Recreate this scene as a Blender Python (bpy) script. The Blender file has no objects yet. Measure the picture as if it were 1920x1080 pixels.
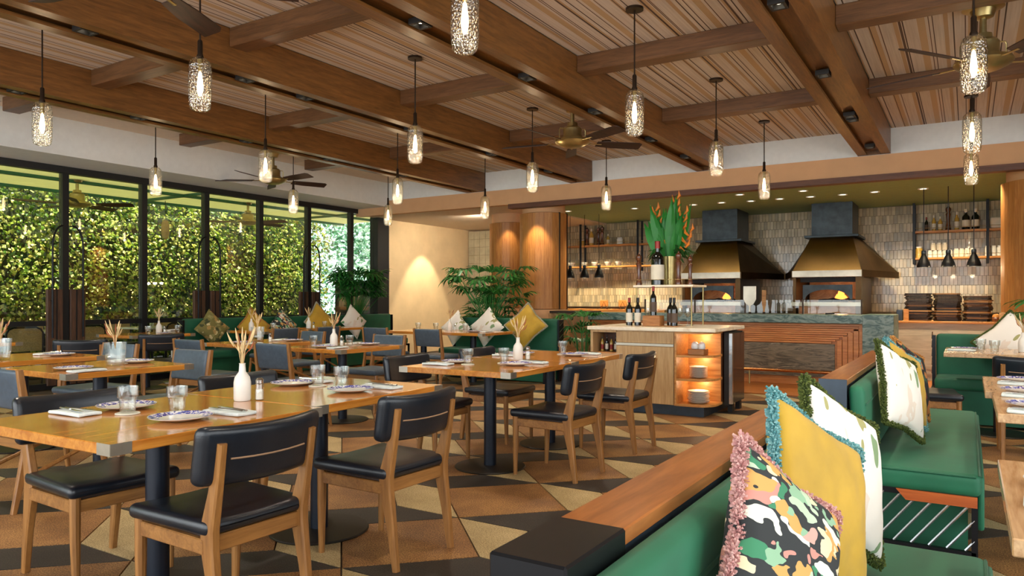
import bpy, math, random
from mathutils import Vector, Matrix
random.seed(7)
S = bpy.context.scene
COL = S.collection
# ---------------------------------------------------------------- camera, world, sun, exposure
F_PX, HZ, CAMH = 1371.0, 560.0, 1.23
ANG = math.atan((1815 - 960) / F_PX)
SA, CA = math.sin(ANG), math.cos(ANG)
cam = bpy.data.cameras.new('camera')
cam.sensor_width = 36; cam.lens = 36 * F_PX / 1920; cam.shift_y = (HZ - 540) / 1920
cam.clip_start = 0.05; cam.clip_end = 200
camo = bpy.data.objects.new('camera', cam); COL.objects.link(camo)
camo.location = (0, 0, CAMH); camo.rotation_euler = (math.pi / 2, 0, ANG)
S.camera = camo
S.view_settings.view_transform = 'Standard'; S.view_settings.look = 'None'
S.view_settings.exposure = 0.38; S.view_settings.gamma = 1.0; S.view_settings.use_curve_mapping = False
W = bpy.data.worlds.new('world'); S.world = W; W.use_nodes = True
bg = W.node_tree.nodes['Background']; bg.inputs[0].default_value = (0.86, 0.94, 1.0, 1); bg.inputs[1].default_value = 2.2
sun = bpy.data.lights.new('sun', 'SUN'); sun.energy = 16.0; sun.angle = 0.02; sun.color = (1, .93, .78)
suno = bpy.data.objects.new('sun', sun); COL.objects.link(suno)
suno.rotation_euler = Vector((-0.27, 0.12, -1.0)).to_track_quat('-Z', 'Y').to_euler()

def spot(loc, power, angle=75, blend=.6, color=(1, .88, .72), target=None, size=.04):
    l = bpy.data.lights.new('spot', 'SPOT'); l.energy = power; l.spot_size = math.radians(angle)
    l.spot_blend = blend; l.color = color; l.shadow_soft_size = size
    o = bpy.data.objects.new('spot_light', l); COL.objects.link(o); o.location = loc
    if target is not None:
        o.rotation_euler = (Vector(target) - Vector(loc)).to_track_quat('-Z', 'Y').to_euler()
    return o
def point(loc, power, color=(1, .74, .44), size=.04):
    l = bpy.data.lights.new('bulb', 'POINT'); l.energy = power; l.color = color; l.shadow_soft_size = size
    o = bpy.data.objects.new('bulb_light', l); COL.objects.link(o); o.location = loc
    return o
# added soft fill at the open unseen sides, standing in for window daylight
def area(loc, target, sx, sy, power, color):
    l = bpy.data.lights.new('daylight_fill', 'AREA'); l.shape = 'RECTANGLE'; l.size = sx; l.size_y = sy
    l.energy = power; l.color = color
    o = bpy.data.objects.new('daylight_fill', l); COL.objects.link(o); o.location = loc
    o.rotation_euler = (Vector(target) - Vector(loc)).to_track_quat('-Z', 'Y').to_euler()
area((-4, -3.4, 1.7), (-4, 4, 1.4), 9, 2.6, 150, (1, .97, .92))
area((4.0, 1.5, 1.9), (-2, 4, 1.2), 7, 2.2, 70, (1, .97, .92))

# ---------------------------------------------------------------- helpers
def hexc(h):
    h = h.lstrip('#'); c = [int(h[i:i + 2], 16) / 255 for i in (0, 2, 4)]
    return tuple((x / 12.92 if x <= .04045 else ((x + .055) / 1.055) ** 2.4) for x in c) + (1,)
def P(u, v, z=0.0):
    d = F_PX * (CAMH - z) / (v - HZ); l = (u - 960) / F_PX * d
    return (l * CA - d * SA, l * SA + d * CA)
def onY(u, v, Y):
    k = (u - 960) / F_PX; d = Y / (k * SA + CA)
    return (k * d * CA - d * SA, CAMH + (HZ - v) / F_PX * d)
def onX(u, v, X):
    k = (u - 960) / F_PX; d = X / (k * CA - SA)
    return (k * d * SA + d * CA, CAMH + (HZ - v) / F_PX * d)

class MB:
    def __init__(s): s.v = []; s.f = []
    def add(s, vs, fs):
        n = len(s.v); s.v += [tuple(p) for p in vs]; s.f += [tuple(i + n for i in f) for f in fs]; return s
    def box(s, x0, x1, y0, y1, z0, z1, c=0.0):
        if c <= 0:
            return s.add([(x0, y0, z0), (x1, y0, z0), (x1, y1, z0), (x0, y1, z0), (x0, y0, z1), (x1, y0, z1), (x1, y1, z1), (x0, y1, z1)],
                  [(0, 3, 2, 1), (4, 5, 6, 7), (0, 1, 5, 4), (1, 2, 6, 5), (2, 3, 7, 6), (3, 0, 4, 7)])
        vs = []; idx = {}
        for sx in (0, 1):
            for sy in (0, 1):
                for sz in (0, 1):
                    X, Y, Z = (x0, x1)[sx], (y0, y1)[sy], (z0, z1)[sz]
                    dx, dy, dz = (c if not sx else -c), (c if not sy else -c), (c if not sz else -c)
                    for a, p in (('x', (X, Y + dy, Z + dz)), ('y', (X + dx, Y, Z + dz)), ('z', (X + dx, Y + dy, Z))):
                        idx[(sx, sy, sz, a)] = len(vs); vs.append(p)
        g = lambda sx, sy, sz, a: idx[(sx, sy, sz, a)]
        fs = []
        for q in (0, 1):
            t = [g(q, 0, 0, 'x'), g(q, 1, 0, 'x'), g(q, 1, 1, 'x'), g(q, 0, 1, 'x')]; fs.append(t if q else t[::-1])
            t = [g(0, q, 0, 'y'), g(0, q, 1, 'y'), g(1, q, 1, 'y'), g(1, q, 0, 'y')]; fs.append(t if q else t[::-1])
            t = [g(0, 0, q, 'z'), g(1, 0, q, 'z'), g(1, 1, q, 'z'), g(0, 1, q, 'z')]; fs.append(t if q else t[::-1])
        for a in (0, 1):
            for b in (0, 1):
                fs.append([g(a, b, 0, 'x'), g(a, b, 1, 'x'), g(a, b, 1, 'y'), g(a, b, 0, 'y')])
                fs.append([g(a, 0, b, 'x'), g(a, 1, b, 'x'), g(a, 1, b, 'z'), g(a, 0, b, 'z')])
                fs.append([g(0, a, b, 'y'), g(1, a, b, 'y'), g(1, a, b, 'z'), g(0, a, b, 'z')])
                for cc in (0, 1): fs.append([g(a, b, cc, 'x'), g(a, b, cc, 'y'), g(a, b, cc, 'z')])
        return s.add(vs, fs)
    def rbox(s, x0, x1, y0, y1, z0, z1, r, n=3, seg=1, fn=None):
        """rounded box; seg = inner subdivisions; fn deforms each point"""
        ax = []
        for a, b in ((x0, x1), (y0, y1), (z0, z1)):
            rr = min(r, (b - a) * .499)
            l = [a + rr * (1 - math.cos(math.pi / 2 * i / n)) for i in range(n)]
            mid = [a + rr + (b - a - 2 * rr) * i / (seg + 1) for i in range(seg + 2)]
            l += mid + [a + b - t for t in reversed(l)]
            ax.append(l)
        N = [len(a) for a in ax]; ids = {}; vs = []; fs = []
        lo = (x0, y0, z0); hi = (x1, y1, z1)
        def vid(i, j, k):
            key = (i, j, k)
            if key not in ids:
                p = [ax[0][i], ax[1][j], ax[2][k]]
                q = [min(max(p[t], lo[t] + min(r, (hi[t] - lo[t]) * .499)), hi[t] - min(r, (hi[t] - lo[t]) * .499)) for t in range(3)]
                dv = [(p[t] - q[t]) for t in range(3)]
                L = math.sqrt(sum(x * x for x in dv))
                if L > 1e-9:
                    rr = [min(r, (hi[t] - lo[t]) * .499) for t in range(3)]
                    dn = [dv[t] / rr[t] for t in range(3)]; M = math.sqrt(sum(x * x for x in dn))
                    p = [q[t] + dn[t] / M * rr[t] for t in range(3)]
                if fn: p = fn(*p)
                ids[key] = len(vs); vs.append(p)
            return ids[key]
        for k in (0, N[2] - 1):
            for i in range(N[0] - 1):
                for j in range(N[1] - 1):
                    q = [vid(i, j, k), vid(i + 1, j, k), vid(i + 1, j + 1, k), vid(i, j + 1, k)]; fs.append(q if k else q[::-1])
        for j in (0, N[1] - 1):
            for i in range(N[0] - 1):
                for k in range(N[2] - 1):
                    q = [vid(i, j, k), vid(i + 1, j, k), vid(i + 1, j, k + 1), vid(i, j, k + 1)]; fs.append(q[::-1] if j else q)
        for i in (0, N[0] - 1):
            for j in range(N[1] - 1):
                for k in range(N[2] - 1):
                    q = [vid(i, j, k), vid(i, j + 1, k), vid(i, j + 1, k + 1), vid(i, j, k + 1)]; fs.append(q if i else q[::-1])
        return s.add(vs, fs)
    def tube(s, path, r, n=10, cap=True, flat=None):
        path = [Vector(p) for p in path]
        rs = r if isinstance(r, (list, tuple)) else [r] * len(path)
        vs = []; fs = []; up = None
        for i, p in enumerate(path):
            t = (path[min(i + 1, len(path) - 1)] - path[max(i - 1, 0)]).normalized()
            if up is None:
                up = Vector((0, 0, 1)) if abs(t.z) < .9 else Vector((0, 1, 0))
            a = t.cross(up).normalized(); b = a.cross(t).normalized(); up = b
            for k in range(n):
                w = 2 * math.pi * k / n
                vs.append(p + a * math.cos(w) * rs[i] + b * math.sin(w) * rs[i] * (flat or 1))
        for i in range(len(path) - 1):
            for k in range(n):
                fs.append((i * n + k, i * n + (k + 1) % n, (i + 1) * n + (k + 1) % n, (i + 1) * n + k))
        if cap:
            fs.append(tuple(range(n))[::-1]); fs.append(tuple((len(path) - 1) * n + k for k in range(n)))
        return s.add(vs, fs)
    def cyl(s, x, y, z0, z1, r0, r1=None, n=16):
        return s.tube([(x, y, z0), (x, y, z1)], [r0, r0 if r1 is None else r1], n)
    def lathe(s, prof, n=20, c=(0, 0, 0), cap=True):
        vs = []; fs = []
        for r, z in prof:
            for k in range(n):
                w = 2 * math.pi * k / n; vs.append((c[0] + r * math.cos(w), c[1] + r * math.sin(w), c[2] + z))
        for i in range(len(prof) - 1):
            for k in range(n):
                fs.append((i * n + k, i * n + (k + 1) % n, (i + 1) * n + (k + 1) % n, (i + 1) * n + k))
        if cap:
            if prof[0][0] > 1e-5: fs.append(tuple(range(n))[::-1])
            if prof[-1][0] > 1e-5: fs.append(tuple((len(prof) - 1) * n + k for k in range(n)))
        return s.add(vs, fs)
    def prism(s, poly, off):
        """poly: list of 3D points, extruded by vector off"""
        n = len(poly); off = Vector(off)
        a = [Vector(p) for p in poly]
        return s.add(a + [p + off for p in a], [tuple(range(n))[::-1], tuple(range(n, 2 * n))] + [(i, (i + 1) % n, n + (i + 1) % n, n + i) for i in range(n)])
    def beam(s, path, w, d):
        """rectangular section sweep: path of points, w (along x) list, d (perp in yz) list"""
        vs = []; fs = []; path = [Vector(p) for p in path]
        for i, p in enumerate(path):
            t = (path[min(i + 1, len(path) - 1)] - path[max(i - 1, 0)]).normalized()
            a = Vector((1, 0, 0)); b = t.cross(a).normalized(); a = b.cross(t).normalized()
            ww = w[i] / 2; dd = d[i] / 2; c = min(ww, dd) * .35
            for (sa, sb) in ((-ww, -dd + c), (-ww + c, -dd), (ww - c, -dd), (ww, -dd + c), (ww, dd - c), (ww - c, dd), (-ww + c, dd), (-ww, dd - c)):
                vs.append(p + a * sa + b * sb)
        n = 8
        for i in range(len(path) - 1):
            for k in range(n): fs.append((i * n + k, i * n + (k + 1) % n, (i + 1) * n + (k + 1) % n, (i + 1) * n + k))
        fs.append(tuple(range(n))[::-1]); fs.append(tuple((len(path) - 1) * n + k for k in range(n)))
        return s.add(vs, fs)
    def xf(s, m):
        s.v = [tuple(m @ Vector(p)) for p in s.v]; return s
    def mesh(s, name, mat, smooth=.62):
        me = bpy.data.meshes.new(name); me.from_pydata(s.v, [], s.f); me.validate()
        import bmesh
        b = bmesh.new(); b.from_mesh(me); bmesh.ops.recalc_face_normals(b, faces=b.faces); b.to_mesh(me); b.free()
        if mat: me.materials.append(mat)
        if smooth: me.shade_smooth(); me.set_sharp_from_angle(angle=smooth)
        return me
    def obj(s, name, mat, parent=None, loc=None, rz=0, smooth=.62):
        return link(name, s.mesh(name, mat, smooth), parent, loc, rz)

def link(name, me, parent=None, loc=None, rz=0):
    o = bpy.data.objects.new(name, me); COL.objects.link(o)
    if parent: o.parent = parent
    if loc is not None: o.location = loc
    if rz: o.rotation_euler = (0, 0, rz)
    return o
def tag(o, label=None, cat=None, group=None, kind=None):
    if label: o['label'] = label
    if cat: o['category'] = cat
    if group: o['group'] = group
    if kind: o['kind'] = kind
    return o
def thing(name, label, cat, loc=(0, 0, 0), rz=0, group=None):
    o = bpy.data.objects.new(name, None); COL.objects.link(o); o.location = loc; o.rotation_euler = (0, 0, rz)
    o.empty_display_size = .1
    return tag(o, label, cat, group)
def copy_tree(o, parent=None):
    c = o.copy(); COL.objects.link(c); c.parent = parent
    for ch in o.children: copy_tree(ch, c)
    return c
class Proto:
    """first use moves the prototype, later uses copy it"""
    def __init__(s, root): s.root = root; s.used = False
    def put(s, loc, rz=0, label=None, group=None, scale=None):
        o = copy_tree(s.root) if s.used else s.root
        s.used = True
        o.location = loc; o.rotation_euler = (0, 0, rz)
        if label: o['label'] = label
        if group: o['group'] = group
        elif 'group' in o: del o['group']
        if scale: o.scale = (scale,) * 3 if not isinstance(scale, tuple) else scale
        return o
def struct(name, mb, mat, parent=None, smooth=.62):
    o = mb.obj(name, mat, parent, smooth=smooth)
    if not parent: o['kind'] = 'structure'
    return o
def group_struct(name):
    o = bpy.data.objects.new(name, None); COL.objects.link(o); o['kind'] = 'structure'; return o

# ---------------------------------------------------------------- materials
def newmat(name):
    m = bpy.data.materials.new(name); m.use_nodes = True
    nt = m.node_tree; return m, nt, nt.nodes['Principled BSDF']
def coords(nt, scale=(1, 1, 1), rot=(0, 0, 0), space='Object'):
    t = nt.nodes.new('ShaderNodeTexCoord'); mp = nt.nodes.new('ShaderNodeMapping')
    mp.inputs['Scale'].default_value = scale; mp.inputs['Rotation'].default_value = rot
    nt.links.new(t.outputs[space], mp.inputs[0]); return mp.outputs[0]
def ramp(nt, fac, stops):
    r = nt.nodes.new('ShaderNodeValToRGB'); e = r.color_ramp.elements
    while len(e) < len(stops): e.new(.5)
    for el, (p, c) in zip(e, stops): el.position = p; el.color = hexc(c) if isinstance(c, str) else c
    nt.links.new(fac, r.inputs[0]); return r.outputs[0]
def noise(nt, vec, scale, detail=4, rough=.55, dist=0):
    n = nt.nodes.new('ShaderNodeTexNoise'); n.inputs['Scale'].default_value = scale
    n.inputs['Detail'].default_value = detail; n.inputs['Roughness'].default_value = rough; n.inputs['Distortion'].default_value = dist
    nt.links.new(vec, n.inputs['Vector']); return n.outputs[0]
def bump(nt, b, h, strength=.2, dist=.01):
    n = nt.nodes.new('ShaderNodeBump'); n.inputs['Strength'].default_value = strength; n.inputs['Distance'].default_value = dist
    nt.links.new(h, n.inputs['Height']); nt.links.new(n.outputs[0], b.inputs['Normal'])
def plain(name, col, rough=.5, metal=0.0, sheen=0.0, coat=0.0, vary=.12, scale=14, bmp=0.0, emit=None, estr=0):
    m, nt, b = newmat(name); c = hexc(col)
    v = coords(nt); n = noise(nt, v, scale)
    lo = tuple(x * (1 - vary) for x in c[:3]) + (1,); hi = tuple(min(1, x * (1 + vary)) for x in c[:3]) + (1,)
    nt.links.new(ramp(nt, n, [(.3, lo), (.7, hi)]), b.inputs['Base Color'])
    b.inputs['Roughness'].default_value = rough; b.inputs['Metallic'].default_value = metal
    b.inputs['Sheen Weight'].default_value = sheen; b.inputs['Coat Weight'].default_value = coat
    if bmp: bump(nt, b, noise(nt, v, scale * 6), bmp, .004)
    if emit: b.inputs['Emission Color'].default_value = hexc(emit); b.inputs['Emission Strength'].default_value = estr
    return m
def wood(name, dark, light, axis='x', rough=.4, scale=1.0, coat=0.0):
    m, nt, b = newmat(name)
    st = {'x': (1.2, 14, 14), 'y': (14, 1.2, 14), 'z': (14, 14, 1.2)}[axis]
    v = coords(nt, tuple(q * scale for q in st))
    n = noise(nt, v, 2.2, 6, .6, .6); n2 = noise(nt, v, 9, 3, .5)
    mx = nt.nodes.new('ShaderNodeMath'); mx.operation = 'MULTIPLY_ADD'; mx.inputs[1].default_value = .35
    nt.links.new(n2, mx.inputs[0]); nt.links.new(n, mx.inputs[2])
    nt.links.new(ramp(nt, mx.outputs[0], [(.42, dark), (.85, light)]), b.inputs['Base Color'])
    b.inputs['Roughness'].default_value = rough; b.inputs['Coat Weight'].default_value = coat; b.inputs['Coat Roughness'].default_value = .08
    bump(nt, b, n2, .05, .003)
    return m
def thin_glass(name, tint=(1, 1, 1), refl=.06, rough=.02, wav=0.0):
    m = bpy.data.materials.new(name); m.use_nodes = True; nt = m.node_tree; nt.nodes.clear()
    o = nt.nodes.new('ShaderNodeOutputMaterial'); t = nt.nodes.new('ShaderNodeBsdfTransparent'); g = nt.nodes.new('ShaderNodeBsdfGlossy')
    mx = nt.nodes.new('ShaderNodeMixShader'); lw = nt.nodes.new('ShaderNodeLayerWeight'); lw.inputs[0].default_value = .28
    t.inputs[0].default_value = tint + (1,); g.inputs['Roughness'].default_value = rough
    ma = nt.nodes.new('ShaderNodeMath'); ma.operation = 'MULTIPLY_ADD'; ma.inputs[1].default_value = .55; ma.inputs[2].default_value = refl
    nt.links.new(lw.outputs['Facing'], ma.inputs[0]); nt.links.new(ma.outputs[0], mx.inputs[0])
    nt.links.new(t.outputs[0], mx.inputs[1]); nt.links.new(g.outputs[0], mx.inputs[2]); nt.links.new(mx.outputs[0], o.inputs[0])
    if wav:
        v = coords(nt); vo = nt.nodes.new('ShaderNodeTexVoronoi'); vo.inputs['Scale'].default_value = wav; nt.links.new(v, vo.inputs['Vector'])
        bp = nt.nodes.new('ShaderNodeBump'); bp.inputs['Strength'].default_value = .9; bp.inputs['Distance'].default_value = .01
        nt.links.new(vo.outputs[0], bp.inputs['Height']); nt.links.new(bp.outputs[0], g.inputs['Normal']); nt.links.new(bp.outputs[0], lw.inputs['Normal'])
    return m
def emis(name, col, strength):
    m = bpy.data.materials.new(name); m.use_nodes = True; nt = m.node_tree; nt.nodes.clear()
    o = nt.nodes.new('ShaderNodeOutputMaterial'); e = nt.nodes.new('ShaderNodeEmission')
    e.inputs[0].default_value = hexc(col); e.inputs[1].default_value = strength; nt.links.new(e.outputs[0], o.inputs[0]); return m
def stone(name, cols, scale=3, stretch=(1, 1, 1), rough=.35, dist=1.5):
    m, nt, b = newmat(name); v = coords(nt, stretch)
    n = noise(nt, v, scale, 9, .62, dist)
    k = len(cols); nt.links.new(ramp(nt, n, [(.28 + .44 * i / (k - 1), c) for i, c in enumerate(cols)]), b.inputs['Base Color'])
    b.inputs['Roughness'].default_value = rough; return m
def speckle(name, cols, rough=.55, fine=140):
    m, nt, b = newmat(name); v = coords(nt)
    n1 = noise(nt, v, fine, 3, .7); n2 = noise(nt, v, 2.3, 4, .6)
    mx = nt.nodes.new('ShaderNodeMath'); mx.operation = 'MULTIPLY_ADD'; mx.inputs[1].default_value = .45
    nt.links.new(n2, mx.inputs[0]); nt.links.new(n1, mx.inputs[2])
    k = len(cols); nt.links.new(ramp(nt, mx.outputs[0], [(.57 + .31 * i / (k - 1), c) for i, c in enumerate(cols)]), b.inputs['Base Color'])
    b.inputs['Roughness'].default_value = rough; return m
def leafmat(name, cols, trans=.5, rough=.4):
    m = bpy.data.materials.new(name); m.use_nodes = True; nt = m.node_tree; b = nt.nodes['Principled BSDF']; o = nt.nodes['Material Output']
    g = nt.nodes.new('ShaderNodeNewGeometry')
    c = ramp(nt, g.outputs['Random Per Island'], [(i / max(1, len(cols) - 1), q) for i, q in enumerate(cols)])
    nt.links.new(c, b.inputs['Base Color']); b.inputs['Roughness'].default_value = rough
    t = nt.nodes.new('ShaderNodeBsdfTranslucent'); nt.links.new(c, t.inputs[0])
    mx = nt.nodes.new('ShaderNodeMixShader'); mx.inputs[0].default_value = trans
    nt.links.new(b.outputs[0], mx.inputs[1]); nt.links.new(t.outputs[0], mx.inputs[2]); nt.links.new(mx.outputs[0], o.inputs[0]); return m
def stripes():
    m, nt, b = newmat('ceiling_stripes'); v = coords(nt)
    sp = nt.nodes.new('ShaderNodeSeparateXYZ'); nt.links.new(v, sp.inputs[0])
    def band(period, duty, off):
        a = nt.nodes.new('ShaderNodeMath'); a.operation = 'MULTIPLY_ADD'; a.inputs[1].default_value = 1 / period; a.inputs[2].default_value = off + 50
        nt.links.new(sp.outputs[0], a.inputs[0])
        f = nt.nodes.new('ShaderNodeMath'); f.operation = 'FRACT'; nt.links.new(a.outputs[0], f.inputs[0])
        l = nt.nodes.new('ShaderNodeMath'); l.operation = 'LESS_THAN'; l.inputs[1].default_value = duty; nt.links.new(f.outputs[0], l.inputs[0]); return l.outputs[0]
    base = ramp(nt, noise(nt, coords(nt, (30, .6, 1)), 2, 2), [(.3, '#c4b5a5'), (.7, '#d6c9ba')])
    cur = base
    for per, du, off, col in ((.36, .16, 0, '#bfa079'), (.36, .09, .48, '#b89872'), (.23, .035, .1, '#5c4330'), (.36, .028, .30, '#4a3626'), (.36, .022, .78, '#6b4c34'), (.55, .03, .9, '#574030')):
        mx = nt.nodes.new('ShaderNodeMix'); mx.data_type = 'RGBA'
        nt.links.new(band(per, du, off), mx.inputs[0]); nt.links.new(cur, mx.inputs[6]); mx.inputs[7].default_value = hexc(col); cur = mx.outputs[2]
    nt.links.new(cur, b.inputs['Base Color']); b.inputs['Roughness'].default_value = .7
    return m
M = {}
M['beam'] = wood('beam_wood', '#553619', '#86592c', 'y', .35)
M['crossbeam'] = wood('cross_beam_wood', '#513620', '#775233', 'x', .4)
M['stripes'] = stripes()
M['white'] = plain('white_paint', '#dfe2e0', .7, vary=.03)
M['soffit'] = plain('soffit_paint', '#dccbb6', .75, vary=.04)
M['cream'] = plain('cream_plaster', '#d3ba92', .8, vary=.07, scale=3, bmp=.1)
M['fascia'] = plain('peach_plaster', '#d2a478', .75, vary=.05, scale=3)
M['kceil'] = plain('olive_ceiling_paint', '#86a478', .7, vary=.06)
M['darkwood'] = wood('dark_brown_wood', '#47291a', '#6b412a', 'x', .5)
M['rust'] = speckle('rust_stone', ['#452b18', '#855a32', '#bd9058'], .5)
M['beige'] = speckle('beige_stone', ['#7a6541', '#ab9467', '#cdb98c'], .5)
M['dark'] = speckle('dark_stone', ['#171615', '#2e2b28', '#544c43'], .45)
M['grout'] = plain('grout', '#4b3f33', .8)
M['plank'] = wood('plank_wood', '#8a4a1e', '#c07836', 'x', .35)
M['frame'] = plain('black_window_frame', '#12161a', .45, vary=.1)
M['glass'] = thin_glass('window_glass', (.97, 1, .98), .03)
M['glassware'] = thin_glass('clear_glassware', (.965, .985, .975), .11)
M['pendglass'] = thin_glass('cut_pendant_glass', (.95, .93, .86), .12, .12, 60)
M['chairwood'] = wood('chair_wood', '#764c25', '#a5733c', 'z', .38)
M['chairwoodx'] = wood('chair_rail_wood', '#764c25', '#a5733c', 'x', .38)
M['leather'] = plain('black_leather', '#171d25', .29, vary=.15, bmp=.12, scale=30)
M['leatherb'] = plain('sky_sheen_leather', '#475563', .36, vary=.15, bmp=.12, scale=30)  # bluish sky sheen on dark leather, painted in as base colour
M['piping'] = plain('tan_piping', '#9a7a5c', .6)
M['webbing'] = plain('seat_webbing', '#4a3a35', .8)
M['tabletop'] = wood('honey_tabletop', '#a8601f', '#d28f3d', 'y', .14, .8, .3)
M['tablepale'] = wood('pale_tabletop', '#9c7048', '#d6b184', 'y', .25, .8, .2)
M['metalcap'] = plain('brushed_corner_metal', '#b4ac9c', .32, .85)
M['tableleg'] = plain('blue_black_steel', '#171f2c', .38, .3)
M['tablebase'] = plain('bronze_black_base', '#2b2620', .45, .4)
M['velvet'] = plain('green_velvet', '#0a6343', .6, 0, .08, vary=.16, scale=5)
M['velvetd'] = plain('dark_green_upholstery', '#0b5a3e', .6, 0, .08, vary=.14, scale=5)
M['ledge'] = wood('bench_ledge_wood', '#82481f', '#b2703a', 'y', .3, 1, .2)
M['blackmetal'] = plain('black_metal', '#16181c', .38, .5)
M['greymetal'] = plain('slate_metal', '#39444f', .4, .5)
M['brass'] = plain('aged_brass', '#b3a06c', .32, .9)
M['bronze'] = plain('dark_bronze', '#3a2d22', .4, .7)
M['fanblade'] = wood('fan_blade_wood', '#24160f', '#43291b', 'x', .6)
M['copper'] = plain('copper', '#c98b55', .2, 1)
M['steel'] = plain('brushed_steel', '#a8a090', .34, 1, vary=.2, scale=4)
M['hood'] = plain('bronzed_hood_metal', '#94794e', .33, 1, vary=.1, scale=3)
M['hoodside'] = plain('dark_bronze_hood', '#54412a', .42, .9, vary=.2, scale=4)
M['hooddark'] = plain('blackened_steel', '#3a4246', .4, .7, vary=.3, scale=6)
M['iron'] = plain('cast_iron', '#17120f', .6)
M['greenstone'] = stone('green_marble', ['#1f3a38', '#3f5e58', '#7f938a', '#2b4a48'], 5, (1, 1, 2.5))
M['greystone'] = stone('grey_veined_stone', ['#3a352c', '#8a7d68', '#4a4438', '#b9aa90'], 2.6, (.6, 1, 5), .4, 2.5)
M['brownstone'] = stone('brown_stone', ['#6b4a2c', '#a47c50', '#c7a877'], 3, (1, 1, 1.5), .4)
M['oak'] = wood('oak_veneer', '#a8814f', '#caa674', 'z', .5)
M['oakwarm'] = wood('warm_shelf_wood', '#a2652c', '#cf9550', 'x', .45)
M['columnwood'] = wood('column_oak', '#9a5f2a', '#c08748', 'z', .45)
M['counterwood'] = wood('counter_slat_wood', '#a85f2c', '#d18e50', 'x', .4)
M['greypanel'] = wood('grey_limed_panel', '#aaa592', '#cfcab9', 'x', .6)
M['marbletop'] = stone('cream_marble', ['#e9d5b4', '#f3e6cc', '#d9bf98'], 3, (1, 1, 1), .25)
M['tile'] = plain('glazed_tile', '#b5a684', .22, 0, coat=.4, vary=.28, scale=3)
M['tilegrout'] = plain('tile_grout', '#6f6650', .8)
M['porcelain'] = plain('white_porcelain', '#eeece4', .18, coat=.4, vary=.02)
M['plateblue'] = plain('blue_plate', '#ffffff', .18)
M['napkin'] = plain('pale_blue_napkin', '#d3dedd', .85, vary=.08, scale=60)
M['cutlery'] = plain('polished_steel', '#c9c9c6', .15, 1)
M['coaster'] = plain('white_coaster', '#d9d8c8', .7)
M['vase'] = plain('white_ceramic_vase', '#e5e3da', .3, vary=.04)
M['straw'] = plain('dried_straw', '#dcc28e', .8, vary=.25)
M['rustflower'] = plain('dried_rust_flower', '#a05c3c', .8, vary=.3)
M['salt'] = plain('salt_white', '#e9e6da', .6)
M['bottle'] = plain('dark_wine_glass', '#0c0f0c', .08, coat=.6)
M['winelabel'] = plain('paper_label', '#e4dcc8', .7, vary=.06)
M['darklabel'] = plain('dark_label', '#5b4a3c', .6)
M['foilred'] = plain('red_foil', '#8c2a22', .35, .3)
M['foildark'] = plain('dark_foil', '#1d1b1a', .35, .3)
M['oil'] = plain('amber_oil_bottle', '#c7a24a', .15, coat=.5)
M['mill'] = wood('pepper_mill_wood', '#3a1d10', '#6e3e22', 'z', .25, 1, .4)
M['boxwood'] = wood('crate_wood', '#8a5226', '#bd8346', 'x', .5)
M['board'] = wood('serving_board_wood', '#2a1a10', '#8f6234', 'x', .55, 2)
_nt = M['board'].node_tree; _b = _nt.nodes['Principled BSDF']; _oi = _nt.nodes.new('ShaderNodeObjectInfo')
_nt.links.new(ramp(_nt, _oi.outputs['Random'], [(0, '#150d09'), (.6, '#2c1b11'), (.85, '#6e4c2a'), (1, '#b48a58')]), _b.inputs['Base Color'])
M['palm'] = leafmat('palm_green', ['#164a1c', '#27702b', '#3f8f3c'], .2)
M['heliconialeaf'] = leafmat('heliconia_leaf', ['#1b6a2a', '#2f8a38', '#4da24a'], .25)
M['bract'] = plain('orange_bract', '#d97a1e', .5, vary=.25)
M['hedge'] = leafmat('hedge_leaves', ['#243f10', '#4a7019', '#7f9e2a', '#b9c447', '#dfe08a', '#a8952f'], .55)
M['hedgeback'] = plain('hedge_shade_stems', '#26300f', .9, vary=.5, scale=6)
M['tree'] = leafmat('tree_leaves', ['#1d4a2c', '#3d7a52', '#78a985', '#cfe0d2'], .45)
M['bark'] = plain('pale_bark', '#b8ab97', .85, vary=.2)
M['terrace'] = leafmat('translucent_canopy', ['#dcdab0', '#dcdab0'], .3, .7)  # terrace ceiling made translucent so sun through it brightens the terrace
M['terracebeam'] = plain('terrace_green_beam', '#2f6b52', .6)
M['paving'] = plain('terrace_paving', '#b3ad9c', .8)
M['rattan'] = plain('woven_cane', '#b89a63', .7, vary=.3, scale=90)
M['bulb'] = emis('filament_glow', '#ffdca6', 16)
M['downlight'] = emis('downlight_glow', '#fff0d0', 5)
M['fairy'] = emis('fairy_bulb', '#ffd36a', 6)
M['flame'] = emis('flame', '#ff8a38', 3)
M['shelfglow'] = emis('shelf_led', '#ffc27a', 3)
M['mustard'] = plain('mustard_velvet', '#bd9726', .65, 0, .15, vary=.15, scale=7)
M['orangewood'] = wood('orange_end_wood', '#8e3d18', '#b8602c', 'x', .35)
M['chrome'] = plain('chrome_bar', '#cdd3d6', .15, 1)
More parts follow.
